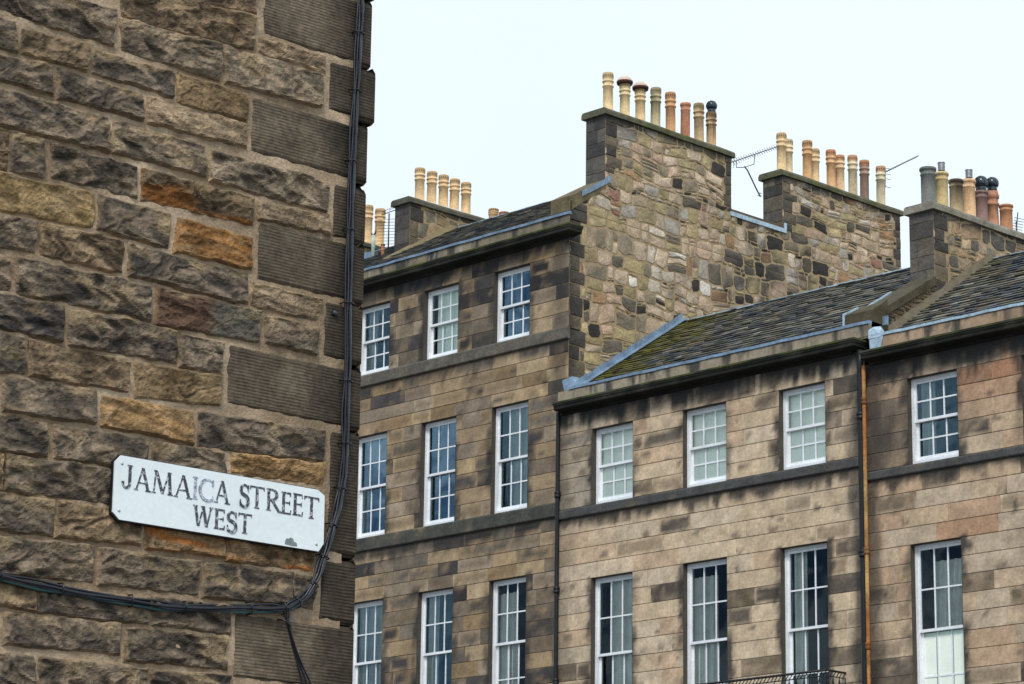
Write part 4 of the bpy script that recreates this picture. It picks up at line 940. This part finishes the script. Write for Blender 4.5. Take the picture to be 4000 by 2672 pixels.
NEAR = [
('g',-2.135,6.400,-1.493,6.386,-1.487,6.225,-2.124,6.245),
('b',-1.464,6.540,-0.710,6.562,-0.693,6.404,-1.448,6.378),
('b',-1.039,6.679,-0.704,6.701,-0.692,6.587,-1.047,6.568),
('g',-1.447,6.353,-0.891,6.379,-0.886,6.205,-1.439,6.221),
('l',-0.858,6.376,-0.274,6.381,-0.282,6.223,-0.850,6.206),
('p',-0.660,6.467,-0.278,6.468,-0.265,6.410,-0.663,6.402),
('Q',-0.655,6.820,0.010,6.864,0.022,6.499,-0.640,6.496),
('Q',-0.235,6.470,0.030,6.472,0.046,6.213,-0.240,6.215),
('g',-2.120,6.187,-2.020,6.197,-1.988,6.067,-2.112,6.065),
('b',-1.971,6.172,-1.616,6.192,-1.633,6.072,-1.964,6.070),
('g',-1.593,6.176,-1.149,6.168,-1.150,6.058,-1.593,6.071),
('y',-1.125,6.177,-0.724,6.173,-0.722,6.042,-1.118,6.043),
('Q',-0.697,6.174,0.029,6.194,0.028,5.902,-0.692,5.895),
('g',-2.109,6.022,-1.812,6.038,-1.798,5.916,-2.101,5.912),
('d',-1.775,6.036,-1.321,6.022,-1.315,5.912,-1.761,5.909),
('p',-1.276,6.019,-0.726,6.024,-0.714,5.913,-1.276,5.905),
('g',-2.098,5.867,-1.497,5.866,-1.489,5.717,-2.088,5.712),
('l',-1.463,5.863,-0.954,5.855,-0.947,5.724,-1.464,5.718),
('l',-0.919,5.845,-0.219,5.840,-0.228,5.703,-0.918,5.705),
('b',-2.086,5.686,-2.015,5.681,-2.016,5.516,-2.074,5.514),
('d',-1.997,5.680,-1.843,5.679,-1.821,5.518,-1.986,5.512),
('g',-1.782,5.671,-1.333,5.667,-1.319,5.533,-1.768,5.532),
('k',-1.296,5.665,-0.667,5.659,-0.662,5.544,-1.288,5.529),
('p',-0.633,5.646,-0.213,5.683,-0.202,5.593,-0.627,5.583),
('Q',-0.188,5.850,0.022,5.859,0.013,5.583,-0.188,5.581),
('Q',-0.633,5.562,0.014,5.571,0.013,5.277,-0.627,5.280),
('Y',-2.072,5.479,-1.552,5.491,-1.549,5.338,-2.061,5.324),
('g',-1.513,5.494,-1.132,5.486,-1.137,5.331,-1.519,5.347),
('o',-1.094,5.483,-0.662,5.466,-0.663,5.328,-1.093,5.324),
('g',-2.059,5.288,-1.848,5.298,-1.846,5.170,-2.050,5.151),
('b',-1.806,5.294,-1.387,5.304,-1.379,5.163,-1.810,5.161),
('d',-1.344,5.294,-0.681,5.291,-0.675,5.154,-1.343,5.159),
('p',-0.652,5.250,-0.245,5.250,-0.255,5.152,-0.655,5.152),
('Q',-0.221,5.255,0.014,5.260,0.009,4.974,-0.224,4.980),
('g',-2.046,5.103,-1.977,5.111,-1.956,4.967,-2.037,4.964),
('d',-1.925,5.117,-1.221,5.122,-1.219,4.974,-1.926,4.963),
('r',-1.178,5.119,-0.606,5.117,-0.601,4.985,-1.182,4.962),
('d',-0.566,5.110,-0.260,5.103,-0.262,4.985,-0.561,4.986),
('D',-2.035,4.931,-1.677,4.943,-1.679,4.790,-2.025,4.794),
('d',-1.640,4.933,-1.065,4.940,-1.058,4.801,-1.637,4.782),
('g',-1.041,4.933,-0.803,4.936,-0.806,4.797,-1.040,4.791),
('Q',-0.773,4.939,0.010,4.953,0.006,4.657,-0.779,4.655),
('d',-2.023,4.765,-1.860,4.754,-1.860,4.615,-2.012,4.598),
('b',-1.831,4.754,-1.316,4.758,-1.321,4.624,-1.833,4.607),
('y',-1.283,4.756,-0.811,4.769,-0.811,4.646,-1.274,4.601),
('g',-1.959,4.577,-1.487,4.591,-1.484,4.453,-1.960,4.426),
('O',-1.452,4.573,-0.961,4.579,-0.957,4.443,-1.448,4.446),
('d',-0.924,4.582,-0.203,4.609,-0.205,4.473,-0.920,4.433),
('Q',-0.170,4.628,0.010,4.638,0.017,4.032,-0.158,4.041),
('d',-1.998,4.400,-1.732,4.402,-1.726,4.263,-1.988,4.252),
('g',-1.699,4.400,-1.201,4.412,-1.194,4.285,-1.682,4.262),
('g',-1.171,4.409,-0.778,4.415,-0.760,4.313,-1.164,4.289),
('O',-0.726,4.415,-0.197,4.452,-0.204,4.352,-0.729,4.342),
('b',-1.987,4.225,-1.947,4.226,-1.942,4.080,-1.977,4.080),
('g',-1.924,4.227,-1.180,4.255,-1.172,4.110,-1.925,4.083),
('d',-1.156,4.248,-0.202,4.303,-0.197,4.167,-1.148,4.098),
('g',-1.975,4.056,-1.672,4.064,-1.674,3.917,-1.965,3.905),
('b',-1.646,4.063,-1.216,4.070,-1.215,3.938,-1.654,3.917),
('n',-1.189,4.068,-0.768,4.075,-0.749,3.947,-1.182,3.929),
('n',-0.742,4.075,-0.244,4.076,-0.246,3.948,-0.742,3.927),
('d',-1.962,3.865,-1.463,3.889,-1.454,3.743,-1.952,3.720),
('g',-1.421,3.882,-0.898,3.891,-0.897,3.756,-1.418,3.738),
('d',-0.858,3.896,-0.358,3.913,-0.363,3.773,-0.857,3.750),
('d',-0.341,3.904,-0.227,3.905,-0.235,3.764,-0.343,3.778),
('Q',-0.201,4.003,0.011,4.009,0.008,3.709,-0.197,3.720),
('b',-1.950,3.686,-1.749,3.671,-1.743,3.580,-1.943,3.586),
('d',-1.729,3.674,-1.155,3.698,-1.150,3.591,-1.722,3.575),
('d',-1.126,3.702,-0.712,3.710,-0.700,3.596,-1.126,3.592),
('g',-1.884,3.544,-1.303,3.561,-1.299,3.443,-1.881,3.419),
('g',-1.270,3.552,-0.725,3.573,-0.718,3.436,-1.263,3.419),
('Q',-0.679,3.693,0.008,3.692,-0.001,3.377,-0.684,3.398),
('d',-1.928,3.372,-1.735,3.371,-1.721,3.242,-1.919,3.232),
('g',-1.701,3.374,-1.150,3.380,-1.149,3.244,-1.692,3.230),
('d',-1.121,3.378,-0.697,3.396,-0.684,3.253,-1.113,3.240),
('Q',-0.677,3.380,-0.000,3.361,-0.001,3.100,-0.671,3.105),
]
mb = MB(); mq = MB()
SR = {6.87: .017, 6.49: .050}
def quoin(q, seed, cell=.025):
    s0, s1 = (q[0]+q[6])/2, (q[2]+q[4])/2; z1, z0 = (q[1]+q[3])/2, (q[5]+q[7])/2; r = random.Random(seed)
    base = mul(KCOL['Q'], r.uniform(.85, 1.15)); nu = max(4, int((s1-s0)/cell)); nv = max(4, int((z1-z0)/cell)); G = []
    for j in range(nv+1):
        row = []
        for i in range(nu+1):
            u, v = i/nu, j/nv; s = s0+(s1-s0)*u; z = z0+(z1-z0)*v; e = min(u*(s1-s0), v*(z1-z0), (1-v)*(z1-z0))
            c = mul(base, 1+.7*fbm(s*2.5, z*2.5, seed))
            c = mixc(c, mul(base, 1.5), .6*sstep(0, .3, fbm(s*4, z*9, 5)))
            c = mul(c, 1-.58*sstep(-.36, -.10, s+.06*noise.noise(Vector((s, z*1.3, 2)))))     # darkened towards the arris: soot, with the shade beside the cables painted in
            lip = .004*noise.noise(Vector((s*9, z*9, seed)))
            if e < .001: row.append(mb_q.vert((-.006+lip, s, z), mul(c, .8)))
            else: row.append(mb_q.vert((.010+.002*noise.noise(Vector((s*4, z*4, 1))), s, z), c))
        G.append(row)
    for j in range(nv):
        for i in range(nu): mb_q.face((G[j][i], G[j][i+1], G[j+1][i+1], G[j+1][i]))
    return s0, s1, z0, z1
i = 0; qz = []
for rec in NEAR:
    kind, q = rec[0], rec[1:]
    if kind == 'Q':
        mb_q = MB(); s0 = (q[0]+q[6])/2
        sr = .050 if 6.2 < q[1] < 6.6 and s0 > -.3 else (.017 if q[1] > 6.6 else .010)
        q2 = (q[0]-.006, q[1]+.010, sr-.0, q[1]+.010, sr-.0, q[7]-.010, q[6]-.006, q[7]-.010)
        a = quoin(q2, i); qz.append((a[2], a[3], sr))
        # the block turns the corner: a dressed face with worn V joints running back
        z0, z1 = a[2], a[3]; ch = .030 if 5.8 < z1 < 5.95 else .007; c = mul(KCOL['Q'], .9)
        prof = [(sr-.05, z0-.02), (sr-.05, z0), (sr-ch-.0, z0+.001), (sr, z0+ch), (sr, z1-ch), (sr-ch, z1-.001), (sr-.05, z1), (sr-.05, z1+.02)]
        prof = [(sr-ch-.012, z0-.012), (sr-ch, z0+.002), (sr, z0+ch+.004), (sr, z1-ch-.004), (sr-ch, z1-.002), (sr-ch-.012, z1+.012)]
        ys = [0.010]+[-.02-.3*k for k in range(0, 22)]; prev = None
        for o_ in ys:
            ring = [mb_q.vert((o_+.003*noise.noise(Vector((zz*5, o_, 1))), s_, zz), mul(c, 1+.4*fbm(o_*2, zz*3, 4))) for s_, zz in prof]
            if prev:
                for j in range(5): mb_q.face((prev[j], ring[j], ring[j+1], prev[j+1]))
            prev = ring
        mb_q.build('corner_block', M['tooled'], near)
    else:
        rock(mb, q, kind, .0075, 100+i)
    i += 1
# the same masonry carried on beyond the frame
r = random.Random(77)
def filler(sa, sb, za, zb, seed):
    r = random.Random(seed); z = za
    while z < zb-.05:
        h = r.uniform(.15, .19); h = zb-z if zb-z < h+.08 else h; s = sa
        while s < sb-.02:
            w_ = r.uniform(.3, .62); e = min(sb, s+w_); e = sb if sb-e < .12 else e
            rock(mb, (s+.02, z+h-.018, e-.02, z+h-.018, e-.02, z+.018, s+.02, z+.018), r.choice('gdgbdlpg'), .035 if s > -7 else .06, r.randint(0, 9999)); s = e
        z += h
filler(-14, -2.155, 5.9, 9.2, 5); filler(-14, -2.105, 4.95, 5.9, 15); filler(-14, -2.05, 4.1, 4.95, 16); filler(-14, -1.985, 3.2, 4.1, 17); filler(-14, -2.14, .1, 3.2, 18); filler(-2.14, -.45, .1, 3.2, 6); filler(-2.14, -.72, 6.72, 9.2, 7)
for k in range(14):      # sliver of stones at the left edge of the frame and corner blocks below and above
    pass
for zz in [3.09-.31*k for k in range(1, 10)]+[6.86+.31*k for k in range(0, 8)]:
    mb_q = MB(); a = quoin((-.45-.2*(int(zz*10) % 2), zz+.29, .01 if zz < 5 else .045, zz+.29, .01, zz, -.45, zz), int(zz*100)); sr = .01 if not (6.8 < zz < 6.9) else .055
    prof = [(sr-.03, zz-.012), (sr-.016, zz+.002), (sr, zz+.02), (sr, zz+.27), (sr-.016, zz+.288), (sr-.03, zz+.302)]; prev = None
    for o_ in (.010, -.02, -3, -6.5):
        ring = [mb_q.vert((o_, s_, z_), mul(KCOL['Q'], .9)) for s_, z_ in prof]
        if prev:
            for j in range(5): mb_q.face((prev[j], ring[j], ring[j+1], prev[j+1]))
        prev = ring
    mb_q.build('corner_block', M['tooled'], near)
mb.build('wall', M['rock'], near)
# mortar: one gridded face, slightly uneven, standing almost flush with the stones
mm = MB(); ds = .02; s0, s1, z0, z1 = -2.3, -.07, 3.0, 6.95; nu, nv = int((s1-s0)/ds), int((z1-z0)/ds); G = []
for j in range(nv+1):
    row = []
    for i in range(nu+1):
        s = s0+(s1-s0)*i/nu; z = z0+(z1-z0)*j/nv
        k = fbm(s*2, z*2, 8); c = mixc(S(138,120,98), S(186,166,142), sstep(-.2, .4, k)); c = mixc(c, S(120,103,82), .8*sstep(.1, .4, fbm(s*6, z*6, 22)))
        row.append(mm.vert((.003+.0045*noise.noise(Vector((s*13, z*13, 3)))+.003*noise.noise(Vector((s*31, z*31, 3))), s, z), c))
    G.append(row)
for j in range(nv):
    for i in range(nu): mm.face((G[j][i], G[j][i+1], G[j+1][i+1], G[j+1][i]), 0, True)
cM = S(160,140,110)
for a, b, c, d in ((-14, -2.3, 0, 9.3), (-2.3, -.02, 0, 3.0), (-2.3, -.02, 6.95, 9.3)): mm.poly([(0, a, c), (0, b, c), (0, b, d), (0, a, d)], cM)
mm.build('mortar_joints', M['mortar'], near)
mm = MB(); mm.box((-6.5, -14, 0), (-.03, -.06, 9.3), S(96,88,74)); mm.build('inner_wall', M['ashlar'], near)
mm = MB(); mm.hexa([(-6.7, -14.2, 9.3), (.25, -14.2, 9.3), (.25, .25, 9.3), (-6.7, .25, 9.3), (-4.2, -11, 11), (-2.4, -11, 11), (-2.4, -2.4, 11), (-4.2, -2.4, 11)], S(70,74,80)); mm.build('roof', M['slate'], near)
mm = MB(); mm.lathe((0, 0, 0), [(.014, 0), (.014, .012), (.008, .020)], 10); o = mm.build('wall_stud', M['antenna'], near); o.location = (.010, -.166, 5.20); o.rotation_euler = (0, radians(90), 0)

# ------------------------------------------------------------------ cables clipped to the wall
CABLE = [(-.077,6.90), (-.077, 6.82), (-.078, 6.682), (-.084, 6.475), (-.093, 6.247), (-.100, 5.976), (-.102, 5.731), (-.101, 5.467), (-.097, 5.206), (-.092, 4.926), (-.094, 4.69), (-.093, 4.499), (-.108, 4.349),
         (-.138, 4.219), (-.175, 4.089), (-.207, 3.991), (-.245, 3.894), (-.305, 3.808), (-.372, 3.766), (-.422, 3.743), (-.546, 3.727), (-.742, 3.705), (-1.029, 3.675), (-1.216, 3.674), (-1.492, 3.676), (-1.716, 3.686), (-1.935, 3.701), (-2.2, 3.72), (-3.5, 3.8), (-8, 3.85), (-13.9, 3.9)]
def smooth(pts, n=5):
    o = []
    for i in range(len(pts)-1):
        p0, p1, p2, p3 = [Vector(pts[max(0, min(len(pts)-1, i+k))]) for k in (-1, 0, 1, 2)]
        for k in range(n):
            t = k/n; o.append(.5*((2*p1)+(p2-p0)*t+(2*p0-5*p1+4*p2-p3)*t*t+(3*p1-3*p2+p3-p0)*t**3))
    o.append(Vector(pts[-1])); return o
cb = empty('cable_bundle', 'black cable bundle clipped down the corner, curving left under the street sign', 'cable', None, W0); cb.rotation_euler = (0, 0, WANG)
BL, TE = (.010, .012, .020), (.035, .10, .11)
path = smooth([(s, z) for s, z in CABLE])
for q, (off, oo, rr_, c) in enumerate(((0, .030, .0085, BL), (.016, .026, .0075, TE), (-.013, .028, .006, BL), (.004, .046, .006, BL), (.010, .040, .005, (.03, .045, .07)))):
    pts = []
    for k, p in enumerate(path):
        a = path[min(k+1, len(path)-1)]-path[max(0, k-1)]; nn = Vector((-a.y, a.x)).normalized(); wv = off*(1+.25*sin(k*.5+q))+.002*sin(k*.9+q*2)
        pts.append((oo+.002*sin(k*.7+q), p.x+nn.x*wv, p.y+nn.y*wv))
    m_ = MB(); m_.tube(pts, rr_, 8, c); m_.build('cable', M['cable'], cb)
for k in range(4, len(path)-1, 7):
    p = path[k]; a = path[k+1]-path[k-1]; d = a.normalized(); nn = Vector((-d.y, d.x)); m_ = MB()
    pts = [(.004, p.x-nn.x*.028, p.y-nn.y*.028), (.044, p.x-nn.x*.024, p.y-nn.y*.024), (.056, p.x, p.y), (.044, p.x+nn.x*.026, p.y+nn.y*.026), (.004, p.x+nn.x*.03, p.y+nn.y*.03)]
    m_.tube(pts, .0035, 6, BL); m_.build('cable_clip', M['cable'], cb)
dr = empty('drop_cables', 'thin black cables dropping straight down from the bundle below the street sign', 'cable', None, W0); dr.rotation_euler = (0, 0, WANG)
for q, e in enumerate((0, .018, .034)):
    pts = smooth([(-.430+e*.8, 3.745), (-.410+e*.4, 3.70), (-.398, 3.671), (-.362+e*.05, 3.574), (-.325+e*.5, 3.479), (-.290+e*1.2, 3.38), (-.26+e*1.6, 3.2), (-.25+e, 2.2), (-.25+e, .4)])
    m_ = MB(); m_.tube([(.030+.007*q, p.x, p.y) for p in pts], .0048, 7, BL); m_.build('cable', M['cable'], dr)
m_ = MB(); m_.tube([(.01, -.36, 3.655), (.05, -.395, 3.66), (.05, -.42, 3.68), (.01, -.44, 3.69)], .004, 6, BL); m_.build('cable_clip', M['cable'], dr)

# ------------------------------------------------------------------ street name sign
sg = empty('street_name_sign', 'white enamel street name sign reading JAMAICA STREET WEST, fixed to the dark stone wall', 'street sign', None, W0+Vector((0, 0, 0))); sg.rotation_euler = (0, 0, WANG)
SP = [(-1.368, 4.311), (-.264, 4.317), (-.221, 4.294), (-.219, 4.066), (-.248, 4.026), (-1.360, 4.022), (-1.397, 4.052), (-1.398, 4.278)]
def prism(mb, poly, o0, o1, c=(.5,.5,.5), m=0):
    n = len(poly); lo = [mb.vert((o0, s, z), c) for s, z in poly]; hi = [mb.vert((o1, s, z), c) for s, z in poly]
    mb.face(lo[::-1], m); mb.face(hi, m)
    for i in range(n): mb.face((lo[i], lo[(i+1) % n], hi[(i+1) % n], hi[i]), m)
cx, cz = -.81, 4.168
m_ = MB(); prism(m_, [(cx+(s-cx)*1.007, cz+(z-cz)*1.03) for s, z in SP], .028, .046); m_.build('back_plate', M['iron'], sg)
m_ = MB(); prism(m_, SP, .0465, .054); m_.build('plate', M['sign'], sg)
for s, z in ((-1.36, 4.275), (-1.365, 4.062), (-.262, 4.058)):
    m_ = MB(); m_.lathe((0, 0, 0), [(.007, 0), (.007, .002), (.003, .004)], 10); o = m_.build('screw', M['steel'], sg); o.location = (.054, s, z); o.rotation_euler = (0, radians(90), 0)
m_ = MB(); prism(m_, [(-.445, 4.034), (-.405, 4.030), (-.372, 4.033), (-.378, 4.050), (-.392, 4.052), (-.398, 4.066), (-.412, 4.070), (-.424, 4.062), (-.436, 4.063), (-.444, 4.050)], .054, .0545); m_.build('bare_patch', mat('bare_grey_metal', (.20, .23, .25), rough=.6), sg)

def glyph(ch, w, h):
    T, t, sf, sl = .0155, .0080, .0055, .0075; P = []
    def bar(x0, y0, x1, y1, k): P.append([(x0-k/2, y0), (x0+k/2, y0), (x1+k/2, y1), (x1-k/2, y1)])
    def ser(x, y, k=T, l=sl, up=0): P.append([(x-k/2-l, y), (x+k/2+l, y), (x+k/2+l*.7, y+sf), (x-k/2-l*.7, y+sf)])
    def hb(x0, x1, y, k=t): P.append([(x0, y-k/2), (x1, y-k/2), (x1, y+k/2), (x0, y+k/2)])
    def rib(pts, ws):
        n = len(pts)
        L, R = [], []
        for i, (x, y) in enumerate(pts):
            a = pts[max(0, i-1)]; b = pts[min(n-1, i+1)]; dx, dy = b[0]-a[0], b[1]-a[1]; l = math.hypot(dx, dy) or 1; k = ws(i/(n-1))/2
            L.append((x-dy/l*k, y+dx/l*k)); R.append((x+dy/l*k, y-dx/l*k))
        for i in range(n-1): P.append([L[i], L[i+1], R[i+1], R[i]])
    arc = lambda cx, cy, rx, ry, a0, a1, n=16: [(cx+rx*cos(radians(a0+(a1-a0)*k/n)), cy+ry*sin(radians(a0+(a1-a0)*k/n))) for k in range(n+1)]
    if ch == 'J': bar(.66*w, .18*h, .66*w, h, T); ser(.66*w, h-sf); rib(arc(.36*w, .2*h, .30*w, .2*h, 0, -165), lambda u: T*(1-.55*u)); P.append([(0, .14*h), (.012, .14*h), (.012, .14*h+.012), (0, .14*h+.012)])
    if ch == 'A': bar(.13*w, 0, .5*w, h, t); bar(.86*w, 0, .50*w, h, T); hb(.24*w, .74*w, .34*h, t*.8); ser(.13*w, 0, t); ser(.86*w, 0, T)
    if ch == 'M': bar(.11*w, 0, .19*w, h, t); bar(.52*w, .02*h, .2*w, h, T); bar(.52*w, .02*h, .80*w, h, t); bar(.88*w, 0, .80*w, h, T); ser(.11*w, 0, t); ser(.88*w, 0, T); ser(.17*w, h-sf, t, sl*.6); ser(.82*w, h-sf, T, sl*.5)
    if ch == 'I': bar(w/2, 0, w/2, h, T); ser(w/2, 0); ser(w/2, h-sf)
    if ch == 'C': rib(arc(.56*w, .5*h, .50*w, .5*h-.004, 48, 312, 26), lambda u: t+(T-t)*max(0, sin(pi*u))**1.5); P.append([(.86*w, .70*h), (.93*w, .70*h), (.93*w, .97*h), (.88*w, .97*h)]); P.append([(.86*w, .05*h), (.92*w, .05*h), (.93*w, .25*h), (.88*w, .25*h)])
    if ch == 'S':
        pts = arc(.5*w, .735*h, .38*w, .235*h, 25, 235, 14)[:-1]+arc(.47*w, .26*h, .44*w, .26*h, 55, -160, 16)
        rib(pts, lambda u: t+(T*1.05-t)*max(0, sin(pi*u))**1.2); P.append([(.84*w, .70*h), (.90*w, .70*h), (.92*w, .99*h), (.86*w, .99*h)]); P.append([(.02*w, .02*h), (.09*w, .02*h), (.09*w, .32*h), (.03*w, .32*h)])
    if ch == 'T': bar(w/2, 0, w/2, h, T); ser(w/2, 0); hb(.02*w, .98*w, h-t/2, t); P.append([(.02*w, .82*h), (.07*w, .84*h), (.09*w, h), (.02*w, h)]); P.append([(.93*w, .84*h), (.98*w, .82*h), (.98*w, h), (.91*w, h)])
    if ch == 'R': bar(.22*w, 0, .22*w, h, T); ser(.22*w, 0); ser(.20*w, h-sf, T, sl*.6); rib([(.2*w, h-t/2), (.42*w, h-t/2)]+arc(.45*w, .74*h, .30*w, .26*h-t/2, 88, -88, 14)+[(.22*w, .48*h)], lambda u: t+(T-t)*max(0, sin(pi*u))**2); bar(.92*w, 0, .45*w, .48*h, T); ser(.94*w, 0, T*.8, sl*.6)
    if ch == 'E': bar(.24*w, 0, .24*w, h, T); ser(.22*w, 0, T, sl*.6); ser(.22*w, h-sf, T, sl*.6); hb(.2*w, .92*w, t/2, t); hb(.2*w, .84*w, .52*h, t*.8); hb(.2*w, .88*w, h-t/2, t); P.append([(.84*w, 0), (.93*w, 0), (.97*w, .22*h), (.90*w, .20*h)]); P.append([(.80*w, h), (.84*w, .82*h), (.90*w, .80*h), (.90*w, h)]); P.append([(.77*w, .42*h), (.82*w, .42*h), (.82*w, .62*h), (.77*w, .62*h)])
    if ch == 'W': bar(.30*w, 0, .12*w, h, T); bar(.30*w, 0, .52*w, h, t); bar(.70*w, 0, .50*w, h, T); bar(.70*w, 0, .90*w, h, t); ser(.12*w, h-sf, T, sl*.6); ser(.50*w, h-sf, T*.9, sl*.5); ser(.90*w, h-sf, t, sl)
    return P
ROW = [('J',-1.358,-1.294,4.170), ('A',-1.292,-1.203,4.167), ('M',-1.199,-1.082,4.168), ('A',-1.078,-.978,4.167), ('I',-.976,-.947,4.171), ('C',-.940,-.856,4.171), ('A',-.855,-.768,4.173), ('S',-.712,-.659,4.176), ('T',-.656,-.571,4.177), ('R',-.566,-.480,4.178),
       ('E',-.476,-.414,4.175), ('E',-.409,-.345,4.177), ('T',-.343,-.252,4.174), ('W',-.970,-.856,4.052), ('E',-.852,-.787,4.052), ('S',-.779,-.723,4.049), ('T',-.716,-.638,4.051)]
for i, (ch, a, b, z) in enumerate(ROW):
    m_ = MB(); hgt = .104 if z > 4.1 else .094
    for j, pl in enumerate(glyph(ch, b-a, hgt)): prism(m_, [(a+x, z+y) for x, y in pl], .0535, .0560+j*.00012)
    m_.build('letter', M['letterpale'] if (i in (4, 5)) else M['letter'], sg)

# ------------------------------------------------------------------ ground
g = MB(); g.poly([(-400, -400, 0), (400, -400, 0), (400, 400, 0), (-400, 400, 0)]); tag(g.build('ground', mat('ground_setts', (.11, .10, .09), n1=1, a1=.2)), kind='structure')
g = MB(); g.box((-60, -3.0, .004), (60, -.02, .14), (.5,.5,.5)); tag(g.build('pavement', mat('paving_stone', (.28, .26, .23), n1=2, a1=.15)), kind='structure')
g = MB(); g.poly([(-60, -11, .004), (60, -11, .004), (60, -3.02, .004), (-60, -3.02, .004)]); tag(g.build('road', M['asphalt']), kind='structure')
